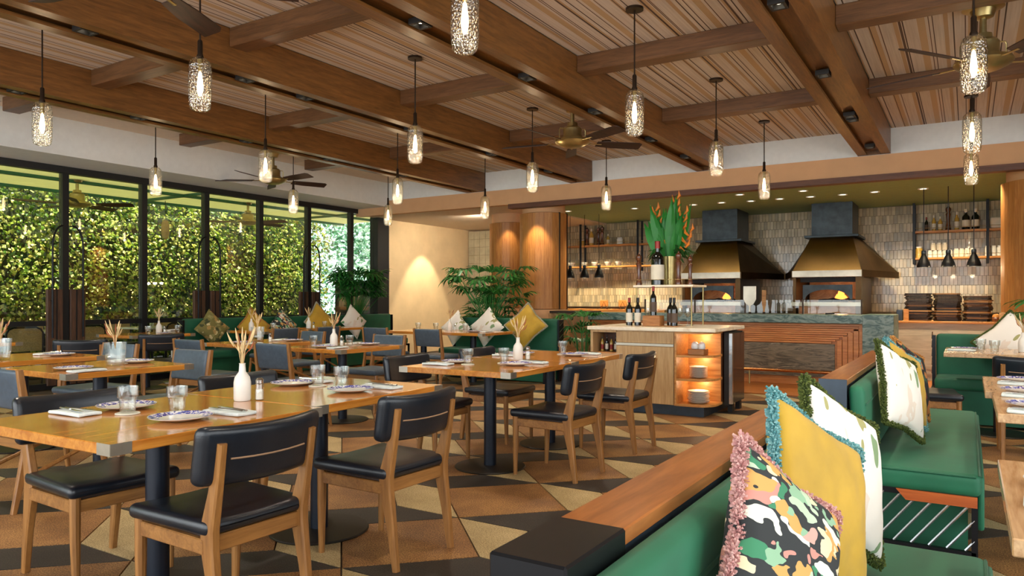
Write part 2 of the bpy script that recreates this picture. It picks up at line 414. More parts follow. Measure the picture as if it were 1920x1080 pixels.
def pattern_mat(name, base, cols, scale, dist=.5, rough=.8, th=.5, stretch=(1, 1, 1)):
    """printed cloth: rounded coloured patches over a base"""
    m, nt, b = newmat(name); v = coords(nt, stretch)
    nz = nt.nodes.new('ShaderNodeTexNoise'); nz.inputs['Scale'].default_value = scale * .6; nt.links.new(v, nz.inputs['Vector'])
    mxv = nt.nodes.new('ShaderNodeMix'); mxv.data_type = 'RGBA'; mxv.inputs[0].default_value = dist * .25
    nt.links.new(v, mxv.inputs[6]); nt.links.new(nz.outputs[1], mxv.inputs[7])
    vo = nt.nodes.new('ShaderNodeTexVoronoi'); vo.inputs['Scale'].default_value = scale; nt.links.new(mxv.outputs[2], vo.inputs['Vector'])
    sp = nt.nodes.new('ShaderNodeSeparateColor'); nt.links.new(vo.outputs['Color'], sp.inputs[0])
    k = len(cols); r = nt.nodes.new('ShaderNodeValToRGB'); r.color_ramp.interpolation = 'CONSTANT'; e = r.color_ramp.elements
    while len(e) < k: e.new(.5)
    for i, c in enumerate(cols): e[i].position = i / k; e[i].color = hexc(c)
    nt.links.new(sp.outputs[0], r.inputs[0])
    lt = nt.nodes.new('ShaderNodeMath'); lt.operation = 'LESS_THAN'; lt.inputs[1].default_value = th; nt.links.new(vo.outputs['Distance'], lt.inputs[0])
    mx = nt.nodes.new('ShaderNodeMix'); mx.data_type = 'RGBA'; nt.links.new(lt.outputs[0], mx.inputs[0])
    mx.inputs[6].default_value = hexc(base); nt.links.new(r.outputs[0], mx.inputs[7]); nt.links.new(mx.outputs[2], b.inputs['Base Color'])
    b.inputs['Roughness'].default_value = rough; return m
M['plaid'] = pattern_mat('blue_rim_print', '#e8e8ec', ['#2b3590', '#4050b0', '#3a2f8a', '#5560b8'], 62, .3, .2, .55)
M['floral'] = pattern_mat('floral_print', '#2b2f30', ['#d9a497', '#8fb795', '#e0d0ac', '#3d8560', '#d2a05a', '#b9cdb0', '#cf8d80', '#dfe2cf'], 17, .8, .8, .52, (1, 1, 1.9))
M['botanic'] = pattern_mat('botanical_print', '#ebe6dc', ['#ebe6dc', '#ebe6dc', '#5f8f62', '#ebe6dc', '#e3d5c5', '#ebe6dc', '#a3a06a', '#7f9a70'], 13, .9, .8, .42, (1, 1, .5))
M['oliveprint'] = pattern_mat('olive_print', '#76703c', ['#c9bb8a', '#3f4526', '#a88a50', '#8e8a55'], 16, .8, .8, .45)
M['darkfloral'] = pattern_mat('dark_floral_print', '#15181a', ['#7a2f2a', '#2f4a35', '#15181a', '#b0713a'], 14, .8, .8, .42)

# ================================================================ floor
floor = MB().box(-15.5, 4.2, -3.6, 15.6, -.12, -.012).obj('floor', M['grout']); floor['kind'] = 'structure'
s = .4525; ex, ey = -2.43, 2.875      # centre of one rust diamond
g = .004
def shrink(poly, q):
    cx = sum(p[0] for p in poly) / len(poly); cy = sum(p[1] for p in poly) / len(poly)
    out = []; n = len(poly)
    for i in range(n):
        a, b, c = Vector(poly[i - 1]), Vector(poly[i]), Vector(poly[(i + 1) % n])
        d1 = (b - a).normalized(); d2 = (c - b).normalized(); n1 = Vector((-d1.y, d1.x)); n2 = Vector((-d2.y, d2.x))
        w = (n1 + n2); w = w / max(.2, w.dot(n1)); out.append((b.x + w.x * q, b.y + w.y * q))
    return out
shapes = {'rust': [(0, -s), (s, 0), (0, s), (-s, 0)],
          'dark': [(0, s), (s, s), (2 * s, 2 * s), (s, 2 * s)],
          'beige': [(0, s), (s, 0), (2 * s, 0), (s, s)]}
tile_me = {}; rest = {k: MB() for k in shapes}
def tilemesh(poly): return MB().prism([(x, y, -.03) for x, y in shrink(poly, g)], (0, 0, .03))
for k, poly in shapes.items(): tile_me[k] = tilemesh(poly).mesh('floor_tile', M[k], 0)
cand = []
for i in range(-10, 9):
    for j in range(-14, 18):
        cx, cy = ex + 2 * s * i, ey + s * i + 2 * s * j
        for k, poly in shapes.items():
            mx_, my_ = cx + sum(p[0] for p in poly) / 4, cy + sum(p[1] for p in poly) / 4
            if mx_ < -9.9 or mx_ > 3.6 or my_ < -3 or my_ > 9.55: continue
            d = -mx_ * SA + my_ * CA; l = mx_ * CA + my_ * SA
            vis = d > 1.2 and abs(l / d) < .78
            cand.append((0 if vis else 1, d, k, cx, cy))
cand.sort()
for n_, (nv, d, k, cx, cy) in enumerate(cand):
    if n_ < 300 and not nv:
        o = link('floor_tile', tile_me[k], floor, (cx, cy, 0))
    else:
        rest[k].prism([(x + cx, y + cy, -.03) for x, y in shrink(shapes[k], g)], (0, 0, .03))
for k, mb in rest.items():
    o = mb.obj('far_floor_tiles', M[k], floor, smooth=0); o['kind'] = 'stuff'
# timber strip of the floor along the bar counter and kitchen
for i in range(8):
    y0 = 9.75 + i * .2
    for j in range(5):
        x0 = -9.5 + j * 2.75 + (.9 if i % 2 else 0)
        MB().box(x0 + .003, x0 + 2.747, y0 + .003, y0 + .197, -.03, .002).obj('floor_plank', M['plank'], floor, smooth=0)
for i in range(4):
    MB().box(-5.3, 4.1, 11.36 + i * 1.06, 11.36 + i * 1.06 + 1.05, -.03, .002).obj('kitchen_floor_board', M['plank'], floor, smooth=0)

# ================================================================ ceiling, beams
ZC, ZB, ZX = 3.52, 3.18, 3.36
ceil = MB().box(-10.8, 4.2, -3.6, 11.3, ZC + .02, ZC + .12).obj('ceiling', M['white']); ceil['kind'] = 'structure'
BX = [-7.65, -5.5, -3.33, -1.08, 1.12, 3.3]
CY = [-2.5, -.35, 1.85, 4.07, 6.26, 8.52]
for i in range(-1, len(BX) - 1):
    xa = BX[i] + .2 if i >= 0 else -10.0
    xb = BX[i + 1] - .2
    ys = [-3.6] + CY + [11.05]
    for a, b in zip(ys[:-1], ys[1:]):
        me = MB().box(xa + .01, xb - .01, a + .01, b - .01, ZC, ZC + .02)
        me.obj('ceiling_panel', M['stripes'] if i >= 0 else M['soffit'], ceil, smooth=0)
for n_, bx in enumerate(BX):
    y0, y1 = -3.6, 11.0
    t = group_struct('trim_%d' % (n_ + 1))
    MB().box(bx - .2, bx - .2 + .03, y0, y1, ZB, ZC).obj('beam_side_board', M['beam'], t, smooth=0)
    MB().box(bx + .17, bx + .2, y0, y1, ZB, ZC).obj('beam_side_board', M['beam'], t, smooth=0)
    MB().box(bx - .17, bx - .085, y0, y1, ZB, ZB + .025).obj('beam_lip', M['beam'], t, smooth=0)
    MB().box(bx + .085, bx + .17, y0, y1, ZB, ZB + .025).obj('beam_lip', M['beam'], t, smooth=0)
    MB().box(bx - .17, bx + .17, y0, y1, ZB + .06, ZB + .08).obj('beam_recess_board', M['darkwood'] if n_ < 0 else M['beam'], t, smooth=0)
    MB().box(bx - .2, bx + .2, y1, y1 + .02, ZB, ZC).obj('beam_end_cap', M['beam'], t, smooth=0)
tc = group_struct('trim_7')
for i in range(-1, len(BX) - 1):
    xa = BX[i] + .2 if i >= 0 else -9.3
    xb = BX[i + 1] - .2
    for y in CY:
        MB().box(xa, xb, y - .09, y + .09, ZX, ZC, .006).obj('cross_beam', M['crossbeam'], tc, smooth=0)
# recessed downlights set into the beam channels (pairs), with their light
dl_box = MB().box(-.06, .06, -.075, .075, 0, .035)
dl = thing('downlight', 'square recessed downlight in the channel of a timber ceiling beam', 'downlight', group='beam downlights')
rim = MB()
for a in ((-.075, -.05, -.09, .09), (.05, .075, -.09, .09), (-.05, .05, -.09, -.06), (-.05, .05, .06, .09)): rim.box(*a, 0, .05)
rim.box(-.075, .075, -.09, .09, .05, .055); rim.obj('housing', M['iron'], dl)
MB().lathe([(.0, .034), (.034, .034), (.034, .05)], 14).obj('lamp_disc', M['downlight'], dl)
dl.scale = (.75, .75, .75)
DL = Proto(dl)
DLY = {0: [3.4, 4.6, 6.0, 7.4, 9.0], 1: [2.9, 4.3, 5.0, 6.6, 8.3, 9.9], 2: [3.0, 4.1, 5.6, 7.0, 8.6, 9.9], 3: [3.2, 5.1, 6.9, 8.6, 8.8, 10.5], 4: [3.3, 6.0, 8.5]}
for b_, ys in DLY.items():
    for y in ys:
        DL.put((BX[b_], y, ZB + .005), 0, None, 'beam downlights')
    for y in (2.0, 4.4, 6.8, 9.2):
        spot((BX[b_], y, ZB - .01), 70, 110, .55, (1, .86, .68))

# ================================================================ header above kitchen, kitchen ceiling, walls
XW = -10.6
struct('wall_upper_white', MB().box(-10.0, 4.2, 11.02, 11.1, 3.17, ZC + .02), M['white'], smooth=0)
fas = MB().box(-10.6, 4.2, 10.98, 11.12, 2.9, 3.17)
struct('wall_header', fas, M['fascia'], smooth=0)
struct('trim_8', MB().box(-6.9, 4.2, 10.93, 11.10, 2.82, 2.9), M['darkwood'], smooth=0)
struct('ceiling_corner', MB().box(-10.6, -7.05, 11.12, 15.5, 2.93, 3.05), M['soffit'], smooth=0)
kc = struct('ceiling_kitchen', MB().box(-7.05, 4.2, 11.12, 15.5, 2.96, 3.05), M['kceil'], smooth=0)
kl = thing('ceiling_spot', 'small round spotlight in the olive kitchen ceiling', 'downlight', group='kitchen ceiling spots')
MB().lathe([(.055, 0), (.075, -.006), (.075, .01), (.055, .01)], 16, cap=False).obj('ring', M['white'], kl)
MB().lathe([(0, .004), (.055, .004)], 16, cap=False).obj('lamp_disc', M['downlight'], kl)
KL = Proto(kl)
for u, v, in ((1300, 384), (1353, 380), (1387, 365), (1408, 377), (1462, 373), (1506, 358), (1520, 369), (1580, 365), (1640, 360), (1731, 354), (1190, 391), (1065, 396)):
    x, y = P(u, v, 2.955)
    y = min(y, 14.8)
    KL.put((x, y, 2.952), 0, None, 'kitchen ceiling spots')
for x, y in ((-8.2, 14.4), (-7.0, 14.4), (-5.8, 14.2), (-.9, 14.4), (0, 14.4), (-4.0, 12.6), (-2.1, 12.6), (-5.6, 12.2), (-.2, 12.8), (-.6, 11.9), (.2, 11.8), (-4.4, 13.05), (-3.75, 13.05), (-2.4, 13.05), (-1.75, 13.05)):
    spot((x, y, 2.93), (34 if y == 13.05 else 260 if x < -5.7 else 55 if y == 12.6 else 120), 110, .7, (1, .80, .52))  # the pair before the boards counter is added to brighten its front panels
# window-side low soffit and cream end wall
struct('ceiling_soffit', MB().box(XW - .2, -9.75, -3.6, 11.0, 3.05, ZC), M['white'], smooth=0)
struct('wall_left', MB().box(XW - .2, XW, 11.75, 15.6, 0, 3.2), M['cream'], smooth=0)
struct('wall_right', MB().box(4.0, 4.2, 5.5, 15.6, 0, ZC), M['cream'], smooth=0)
wb = struct('wall_back', MB().box(-10.8, 4.2, 15.42, 15.6, 0, 3.2), M['tilegrout'], smooth=0)
tw, th = .062, .165
tm = {0: MB(), 1: MB(), 2: MB()}
rnd = random.Random(3)
z = .98; row = 0
while z < 2.93:
    x = -9.8 + (tw / 2 if row % 2 else 0)
    while x < 3.9:
        dp = rnd.uniform(.006, .014)
        tm[rnd.randrange(3)].box(x + .003, x + tw - .003, 15.42 - dp, 15.42, z + .003, min(z + th, 2.955) - .003)
        x += tw
    z += th; row += 1
M['tile2'] = plain('glazed_tile_pale', '#c4b694', .2, coat=.4, vary=.2, scale=3)
M['tile3'] = plain('glazed_tile_grey', '#a39a80', .2, coat=.4, vary=.25, scale=3)
for i, mm in enumerate(('tile', 'tile2', 'tile3')):
    o = tm[i].obj('wall_tiles', M[mm], wb, smooth=0); o['kind'] = 'stuff'
# narrow tiled return beside the cream wall
o = MB()
for r_ in range(13):
    for c_ in range(4): o.box(-10.54 + c_ * .17, -10.54 + c_ * .17 + .164, 14.86, 14.9, .3 + r_ * .2, .3 + r_ * .2 + .194)
q = o.obj('return_tiles', M['tile3'], wb, smooth=0); q['kind'] = 'stuff'

# ================================================================ glazed front (window_1)
win = group_struct('window_1')
def win_y(u): return onX(u, 300, XW)[0]
MULL = [win_y(u) for u in (120, 268, 385, 487, 577, 657)]
WY0, WY1 = -3.5, 11.6
ZT = 3.05
MB().box(XW - .06, XW + .06, WY0, WY1, ZT - .09, ZT).obj('head_frame', M['frame'], win, smooth=0)
MB().box(XW - .05, XW + .05, WY0, WY1, .0, .08).obj('sill_frame', M['frame'], win, smooth=0)
posts = [-1.6, .9, 3.3] + MULL
for y in posts: MB().box(XW - .05, XW + .05, y - .042, y + .042, .08, ZT - .09).obj('mullion', M['frame'], win, smooth=0)
MB().box(XW - .1, XW + .12, WY1 - .1, WY1 + .25, 0, ZT).obj('jamb', M['frame'], win, smooth=0)
ys = [WY0] + posts + [WY1 - .05]
for a, b in zip(ys[:-1], ys[1:]):
    MB().box(XW - .035, XW + .035, a + .05, b - .05, .86, .93).obj('transom', M['frame'], win, smooth=0)
    MB().box(XW - .006, XW + .006, a + .05, b - .05, .93, ZT - .09).obj('pane', M['glass'], win, smooth=0)
    MB().box(XW - .006, XW + .006, a + .05, b - .05, .08, .86).obj('lower_pane', M['glass'], win, smooth=0)
M['doorpanel'] = wood('door_panel_wood', '#3b2a20', '#6a4a36', 'z', .5)
for y in (MULL[0], MULL[2], MULL[4]):
    for sgn in (-1, 1):
        yc = y + sgn * .15
        MB().box(XW + .02, XW + .075, yc - .10, yc + .10, .05, 1.36, .004).obj('door_panel', M['doorpanel'], win, smooth=0)
        MB().box(XW + .018, XW + .08, yc - sgn * .02 - .008, yc - sgn * .02 + .008, .05, 1.36).obj('panel_strip', M['frame'], win, smooth=0)
        yo, yi = y + sgn * .20, y + sgn * .065
        p = [(XW + .11, yo, .7)]
        for k in range(9):
            w = math.pi / 2 * k / 8; p.append((XW + .11, yi + (yo - yi) * math.cos(w), 1.95 + .28 * math.sin(w)))
        MB().tube(p, .013, 8).obj('pull_handle', M['blackmetal'], win)
        MB().tube([(XW + .05, yo, 1.2), (XW + .11, yo, 1.2)], .01, 6).obj('handle_mount', M['blackmetal'], win)
        MB().tube([(XW + .04, yi, 2.23), (XW + .11, yi, 2.23)], .01, 6).obj('handle_mount', M['blackmetal'], win)

# ================================================================ terrace outside
struct('floor_terrace', MB().box(-22, XW - .25, -6, 22, -.2, -.02), M['paving'], smooth=0)
tcl = struct('ceiling_terrace', MB().box(-13.6, XW - .2, -6, 13.6, 3.14, 3.17), M['terrace'], smooth=0)
for x in (-12.2, -13.55):
    MB().box(x - .03, x + .03, -6, 13.6, 3.09, 3.14).obj('terrace_beam', M['terracebeam'], tcl, smooth=0)
for y in (2.4, 8.2, 12.0):
    MB().box(-13.55, XW - .2, y - .03, y + .03, 3.095, 3.14).obj('terrace_beam', M['terracebeam'], tcl, smooth=0)
# the green wall: trellis backing, then leaves
hed = thing('climber_hedge', 'tall living wall of climbing green leaves beyond the window front', 'plant wall', (0, 0, 0))
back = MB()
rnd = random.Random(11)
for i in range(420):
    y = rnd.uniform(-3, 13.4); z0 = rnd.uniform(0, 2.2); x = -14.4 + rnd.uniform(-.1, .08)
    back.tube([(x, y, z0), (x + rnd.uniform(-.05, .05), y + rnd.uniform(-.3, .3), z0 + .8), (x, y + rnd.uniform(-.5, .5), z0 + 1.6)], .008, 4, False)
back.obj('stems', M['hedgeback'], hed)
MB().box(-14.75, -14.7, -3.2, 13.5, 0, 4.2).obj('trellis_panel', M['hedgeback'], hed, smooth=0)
lv = MB()
def leaf(mb, p, d, nrm, L, Wd):
    d = Vector(d).normalized(); nrm = Vector(nrm); a = d.cross(nrm).normalized(); n2 = a.cross(d)
    p = Vector(p)
    mb.add([p, p + d * L * .45 + a * Wd / 2 - n2 * L * .05, p + d * L, p + d * L * .45 - a * Wd / 2 - n2 * L * .05, p + d * L * .5 + n2 * L * .04],
           [(0, 1, 4), (1, 2, 4), (2, 3, 4), (3, 0, 4)])
for i in range(44000):
    y = rnd.uniform(-2.0, 13.5); z = rnd.uniform(.05, 4.2)
    x = -14.35 + abs(rnd.gauss(0, .22)) + .18 * math.sin(y * 2.1) * math.sin(z * 1.7 + y)
    L = rnd.uniform(.045, .105)
    x = min(x, -13.96)
    leaf(lv, (x, y, z), (rnd.uniform(-.3, .9), rnd.uniform(-1, 1), rnd.uniform(-1.2, .3)), (1, rnd.uniform(-.8, .8), rnd.uniform(-.2, 1)), L, L * .75)
o = lv.obj('leaves', M['hedge'], hed, smooth=0); o['kind'] = 'stuff'
fl = MB()
for i in range(420):
    y = rnd.uniform(1.5, 13.4); z = rnd.uniform(.5, 2.9); r = .012
    x = -13.80 + rnd.uniform(-.02, .02)
    fl.add([(x + r, y, z), (x - r, y, z), (x, y + r, z), (x, y - r, z), (x, y, z + r), (x, y, z - r)],
           [(0, 2, 4), (2, 1, 4), (1, 3, 4), (3, 0, 4), (2, 0, 5), (1, 2, 5), (3, 1, 5), (0, 3, 5)])
tag(fl.obj('fairy_lights', M['fairy'], smooth=0), 'warm fairy light bulbs scattered over the living green wall', 'string lights', kind='stuff')
# garden trees past the end of the green wall
tr = thing('garden_tree', 'leaning pale trunked tree in the bright garden past the green wall', 'tree', (-15.6, 17.2, 0))
MB().tube([(0, -.6, -.02), (.15, -.3, 1.2), (.35, .1, 2.6), (.5, .4, 4.5)], [.16, .14, .12, .1], 10).obj('trunk', M['bark'], tr)
def crown(name, root, n, box, mat, L=.16):
    mb = MB()
    for i in range(n):
        p = [rnd.uniform(*b) for b in box]
        leaf(mb, p, (rnd.uniform(-1, 1), rnd.uniform(-1, 1), rnd.uniform(-1, .6)), (rnd.uniform(-1, 1), -1, rnd.uniform(0, 1)), rnd.uniform(.6, 1.4) * L, L * .5)
    o = mb.obj(name, mat, root, smooth=0); o['kind'] = 'stuff'
crown('foliage', tr, 2500, ((-2.5, 2.5), (-.2, 2), (2.2, 5)), M['tree'], .22)
sh = thing('garden_shrubs', 'dense blue-green garden shrubs behind the leaning pale trunk', 'shrub', (-17, 20.5, 0))
crown('foliage', sh, 6000, ((-5, 6), (-1, 1), (0, 5)), M['tree'], .22)
MB().tube([(0, 0, -.02), (.1, 0, 2.5)], [.12, .08], 8).obj('stem', M['bark'], sh)
# ================================================================ dining chairs
def chair_a():
    """walnut chair, wide padded back in front of two boomerang posts; faces +y"""
    t = thing('dining_chair', 'x', 'chair')
    def seatfn(x, y, z):
        w = 1 - .10 * (0.24 - y) / .48
        if z > .435: z -= .012 * (1 - (x / .25) ** 2) * 0 + .008 * max(0, 1 - (x / .22) ** 2)
        return (x * w, y, z)
    MB().rbox(-.245, .245, -.225, .245, .405, .462, .026, 3, 3, seatfn).obj('seat', M['leather'], t)
    def backfn(x, y, z):
        y2 = y - .045 + .13 * (x / .27) ** 2 * .35 - (z - .70) * .16
        return (x, y2, z + .012 * (x / .27) ** 2)
    b = MB().rbox(-.262, .262, -.245, -.18, .575, .785, .03, 3, 5, backfn).obj('backrest', M['leather'], t)
    MB().tube([(x, backfn(x, -.2465, .672)[1], .672 + .012 * (x / .27) ** 2) for x in [-.16 + .04 * i for i in range(9)]], .0035, 6).obj('piping', M['piping'], b)
    for sx in (-1, 1):
        x = sx * .195
        MB().beam([(x, -.262, 0), (x, -.235, .2), (x, -.205, .36), (x, -.203, .43), (x, -.236, .56), (x, -.268, .735)],
                  [.03, .034, .038, .038, .034, .03], [.03, .046, .068, .07, .05, .038]).obj('rear_post', M['chairwood'], t)
        MB().tube([(sx * .205, .215, 0), (sx * .208, .21, .25), (sx * .208, .21, .41)], [.0145, .021, .022], 10).obj('front_leg', M['chairwood'], t)
        MB().beam([(sx * .203, -.19, .368), (sx * .206, .2, .368)], [.024, .024], [.055, .055]).obj('side_rail', M['chairwoodx'], t)
    MB().box(-.2, .2, .2, .222, .345, .395, .004).obj('front_rail', M['chairwoodx'], t)
    MB().box(-.19, .19, -.215, -.192, .345, .405, .004).obj('rear_rail', M['chairwoodx'], t)
    MB().box(-.19, .19, -.18, .195, .392, .404).obj('webbing', M['webbing'], t)
    return t
def chair_b():
    """chair with slim leather back between two full-height side posts and slanted side stretchers; faces +y"""
    t = thing('dining_chair', 'x', 'chair')
    MB().rbox(-.235, .235, -.22, .24, .40, .46, .028, 3, 2).obj('seat', M['leatherb'], t)
    def backfn(x, y, z): return (x, y - .03 + .25 * x * x * .6 - (z - .68) * .18, z)
    MB().rbox(-.215, .215, -.235, -.19, .575, .815, .02, 3, 4, backfn).obj('backrest', M['leatherb'], t)
    for sx in (-1, 1):
        x = sx * .228
        MB().beam([(x * 1.05, -.30, 0), (x, -.225, .36), (x, -.215, .46), (x, -.265, .82)], [.028, .034, .034, .028], [.03, .05, .05, .034]).obj('rear_post', M['chairwood'], t)
        MB().tube([(sx * .235, .25, 0), (sx * .215, .20, .40)], [.013, .021], 10).obj('front_leg', M['chairwood'], t)
        MB().tube([(sx * .232, -.262, .18), (sx * .222, .205, .355)], .013, 8).obj('stretcher', M['chairwood'], t)
    MB().box(-.21, .21, -.225, -.2, .345, .40, .004).obj('rear_rail', M['chairwoodx'], t)
    MB().box(-.21, .21, .185, .207, .345, .395, .004).obj('front_rail', M['chairwoodx'], t)
    return t
CA_, CB_ = Proto(chair_a()), Proto(chair_b())
def face(dx, dy): return math.atan2(-dx, dy)       # +y rotated to (dx,dy)
def chairA(x, y, dx, dy, label, group=None): return CA_.put((x, y, 0), face(dx, dy), label, group)
def chairB(x, y, dx, dy, label, group=None): return CB_.put((x, y, 0), face(dx, dy), label, group)

# ================================================================ tables
def make_table(w, l, top='tabletop', caps=True):
    t = thing('dining_table', 'x', 'table')
    MB().box(-w / 2, w / 2, -l / 2, l / 2, .712, .75, .003).obj('tabletop', M[top], t, smooth=0)
    if caps:
        for sx in (-1, 1):
            for sy in (-1, 1):
                c = MB(); x, y = sx * w / 2, sy * l / 2; e = .0015
                c.box(min(x, x - sx * .075), max(x, x - sx * .075), y - (e if sy < 0 else -.0), y + (e if sy > 0 else 0), .711, .7512)
                c.box(x - (e if sx < 0 else 0), x + (e if sx > 0 else 0), min(y, y - sy * .075), max(y, y - sy * .075), .711, .7512)
                c.obj('corner_cap', M['metalcap'], t, smooth=0)
    MB().box(-.16, .16, -.16, .16, .70, .712).obj('mount_plate', M['tableleg'], t, smooth=0)
    MB().cyl(0, 0, .012, .70, .046, None, 20).obj('pedestal', M['tableleg'], t)
    MB().lathe([(.255, 0), (.26, .006), (.255, .012), (.06, .018), (.0, .018)], 40).obj('base_disc', M['tablebase'], t)
    return t
TB = Proto(make_table(.92, .955))
TS = Proto(make_table(.86, .9))
TP = Proto(make_table(.85, .85, 'tablepale', False))

# ================================================================ tableware prototypes
def mk_glass():
    o = MB().lathe([(0, .002), (.027, .002), (.03, .006), (.033, .05), (.034, .062), (.041, .068), (.042, .11), (.0395, .11), (.0385, .07), (.031, .06), (.028, .012), (0, .012)], 18).obj('glass_tumbler', M['glassware'])
    return tag(o, 'x', 'glass')
def mk_plate():
    t = thing('plate', 'x', 'plate')
    MB().lathe([(0, .004), (.055, 0), (.075, .004), (.118, .016), (.12, .019), (.078, .010), (.0, .007)], 32).obj('body', M['porcelain'], t)
    MB().lathe([(.08, .0112), (.117, .0192)], 32, cap=False).obj('rim_pattern', M['plaid'], t)
    return t
def mk_napkin():
    def fn(x, y, z): return (x, y, z + .002 * math.sin(40 * x + 17 * y))
    o = MB().rbox(-.05, .05, -.11, .11, 0, .014, .006, 2, 2, fn).obj('napkin', M['napkin']); return tag(o, 'x', 'napkin')
def mk_fork():
    m = MB(); m.tube([(0, -.09, .004), (0, 0, .006), (0, .045, .006)], [.005, .003, .004], 8, True, .5)
    m.box(-.011, .011, .04, .058, .004, .0065)
    for q in (-.009, -.003, .003, .009): m.box(q - .0014, q + .0014, .056, .092, .0045, .0065)
    return tag(m.obj('fork', M['cutlery']), 'x', 'fork')
def mk_knife():
    m = MB(); m.tube([(0, -.1, .004), (0, -.01, .005)], [.006, .005], 8, True, .6)
    m.prism([(-.006, -.01, .0035), (.006, -.01, .0035), (.008, .06, .0035), (.002, .1, .0035), (-.006, .1, .0035)], (0, 0, .002))
    return tag(m.obj('knife', M['cutlery']), 'x', 'knife')
def mk_coaster(): return tag(MB().lathe([(0, 0), (.048, 0), (.048, .004), (0, .004)], 24).obj('coaster', M['coaster']), 'x', 'coaster')
def mk_vase():
    return tag(MB().lathe([(0, 0), (.036, 0), (.039, .008), (.039, .085), (.034, .11), (.016, .135), (.0135, .17), (.0155, .175), (.011, .175), (.010, .14), (0, .12)], 20).obj('bottle_vase', M['vase']), 'x', 'vase')
def mk_stems(seed=1, rusty=False):
    r = random.Random(seed); t = thing('dried_flowers', 'x', 'dried flowers')
    for i in range(14):
        a = r.uniform(0, 6.28); sp = r.uniform(.01, .07); h = r.uniform(.1, .2)
        ex_, ey_ = sp * math.cos(a), sp * math.sin(a)
        m = MB().tube([(0, 0, -.03), (ex_ * .25, ey_ * .25, h * .4), (ex_ * .8, ey_ * .8, h * .75)], .0016, 5)
        m.tube([(ex_ * .6, ey_ * .6, h * .55), (ex_ * .85, ey_ * .85, h * .75), (ex_ * 1.1, ey_ * 1.1, h)], [.0015, .0055, .001], 6)
        m.obj('stem', M['rustflower'] if (rusty and i % 5 == 0) else M['straw'], t)
    return t
def mk_shaker():
    t = thing('salt_shaker', 'x', 'shaker')
    MB().lathe([(0, 0), (.02, 0), (.022, .01), (.019, .075), (.017, .08), (0, .08)], 14).obj('body', M['glassware'], t)
    MB().lathe([(0, .004), (.017, .004), (.017, .05), (0, .05)], 12).obj('salt', M['salt'], t)
    MB().lathe([(.018, .08), (.019, .095), (.012, .104), (0, .106)], 14).obj('cap', M['cutlery'], t)
    return t
def mk_jar():
    return tag(MB().lathe([(0, .002), (.058, .002), (.062, .01), (.07, .07), (.075, .165), (.071, .165), (.066, .07), (.057, .014), (0, .012)], 10).obj('faceted_glass_jar', M['glassware']), 'x', 'jar')
PR = {'glass': Proto(mk_glass()), 'plate': Proto(mk_plate()), 'napkin': Proto(mk_napkin()), 'fork': Proto(mk_fork()), 'knife': Proto(mk_knife()),
      'coaster': Proto(mk_coaster()), 'vase': Proto(mk_vase()), 'stems': Proto(mk_stems(2, True)), 'shaker': Proto(mk_shaker()), 'jar': Proto(mk_jar())}
PHR = {'glass': 'clear ribbed glass tumbler on', 'plate': 'white plate with blue patterned rim on', 'napkin': 'folded pale napkin on', 'fork': 'steel fork lying on a napkin on',
       'knife': 'steel table knife lying on a napkin on', 'coaster': 'round white coaster under a tumbler on', 'vase': 'white bottle vase on', 'stems': 'dried straw stems standing in the vase on',
       'shaker': 'glass salt shaker on', 'jar': 'faceted clear glass jar on'}
ZTB = .7512
def ware(kind, x, y, where, rz=0, z=ZTB):
    return PR[kind].put((x, y, z), rz, PHR[kind] + ' ' + where, kind + ' on ' + where)
def setting(x, y, dx, dy, where, glass=True, side=1):
    """place setting whose diner sits on the (-dx,-dy) side and looks along (dx,dy)"""
    rz = face(dx, dy); c, s_ = math.cos(rz), math.sin(rz)
    def W_(a, b): return (x + a * c - b * s_, y + a * s_ + b * c)
    ware('plate', *W_(-.02, 0), where, rz)
    n = W_(side * .185, -.02); ware('napkin', *n, where, rz + .08)
    f = W_(side * .17, -.02); ware('fork', *f, where, rz + .12, ZTB + .016)
    k = W_(side * .20, -.02); ware('knife', *k, where, rz - .05, ZTB + .016)
    if glass:
        g_ = W_(side * .06, .155); ware('coaster', *g_, where); ware('glass', *g_, where, 0, ZTB + .004)
def centre(x, y, where, kind='vase'):
    if kind == 'vase':
        ware('vase', x, y, where); ware('stems', x, y, where, random.uniform(0, 6), ZTB + .17)
        ware('shaker', x + .06, y + .05, where)
    else:
        ware('jar', x, y, where); ware('stems', x, y, where, random.uniform(0, 6), ZTB + .15)

# ---- joined pair of tables beside the near booth
w1 = 'the joined tables by the pink cushion booth'
r1 = .03
T1a = (-2.86, 1.80); T1b = (-2.93, 2.76)
TB.put((*T1a, 0), r1, 'metal cornered honey table at the free end of the pair by the pink cushion')
TB.put((*T1b, 0), r1, 'metal cornered honey table of the pink cushion pair, on the island side of its vase')
chairA(-2.43, 1.80, -1, .03, 'black leather chair, back to the pink cushion booth, at the pair\'s free end table')
chairA(-2.44, 2.72, -1, .03, 'black leather chair, back to the pink cushion booth, on the island side of the vase')
chairA(-3.33, 1.82, 1, -.03, 'black leather chair on the glazing side of the pink cushion pair, at its free end')
chairA(-3.42, 2.80, 1, -.03, 'black leather chair on the glazing side of the pink cushion pair, beyond its vase')
setting(-2.64, 1.78, -1, .03, w1)
setting(-2.70, 2.78, -1, .03, w1)
setting(-3.12, 1.80, 1, -.03, w1, side=1)
setting(-3.18, 2.78, 1, -.03, w1, side=-1)
centre(-2.90, 2.25, w1)
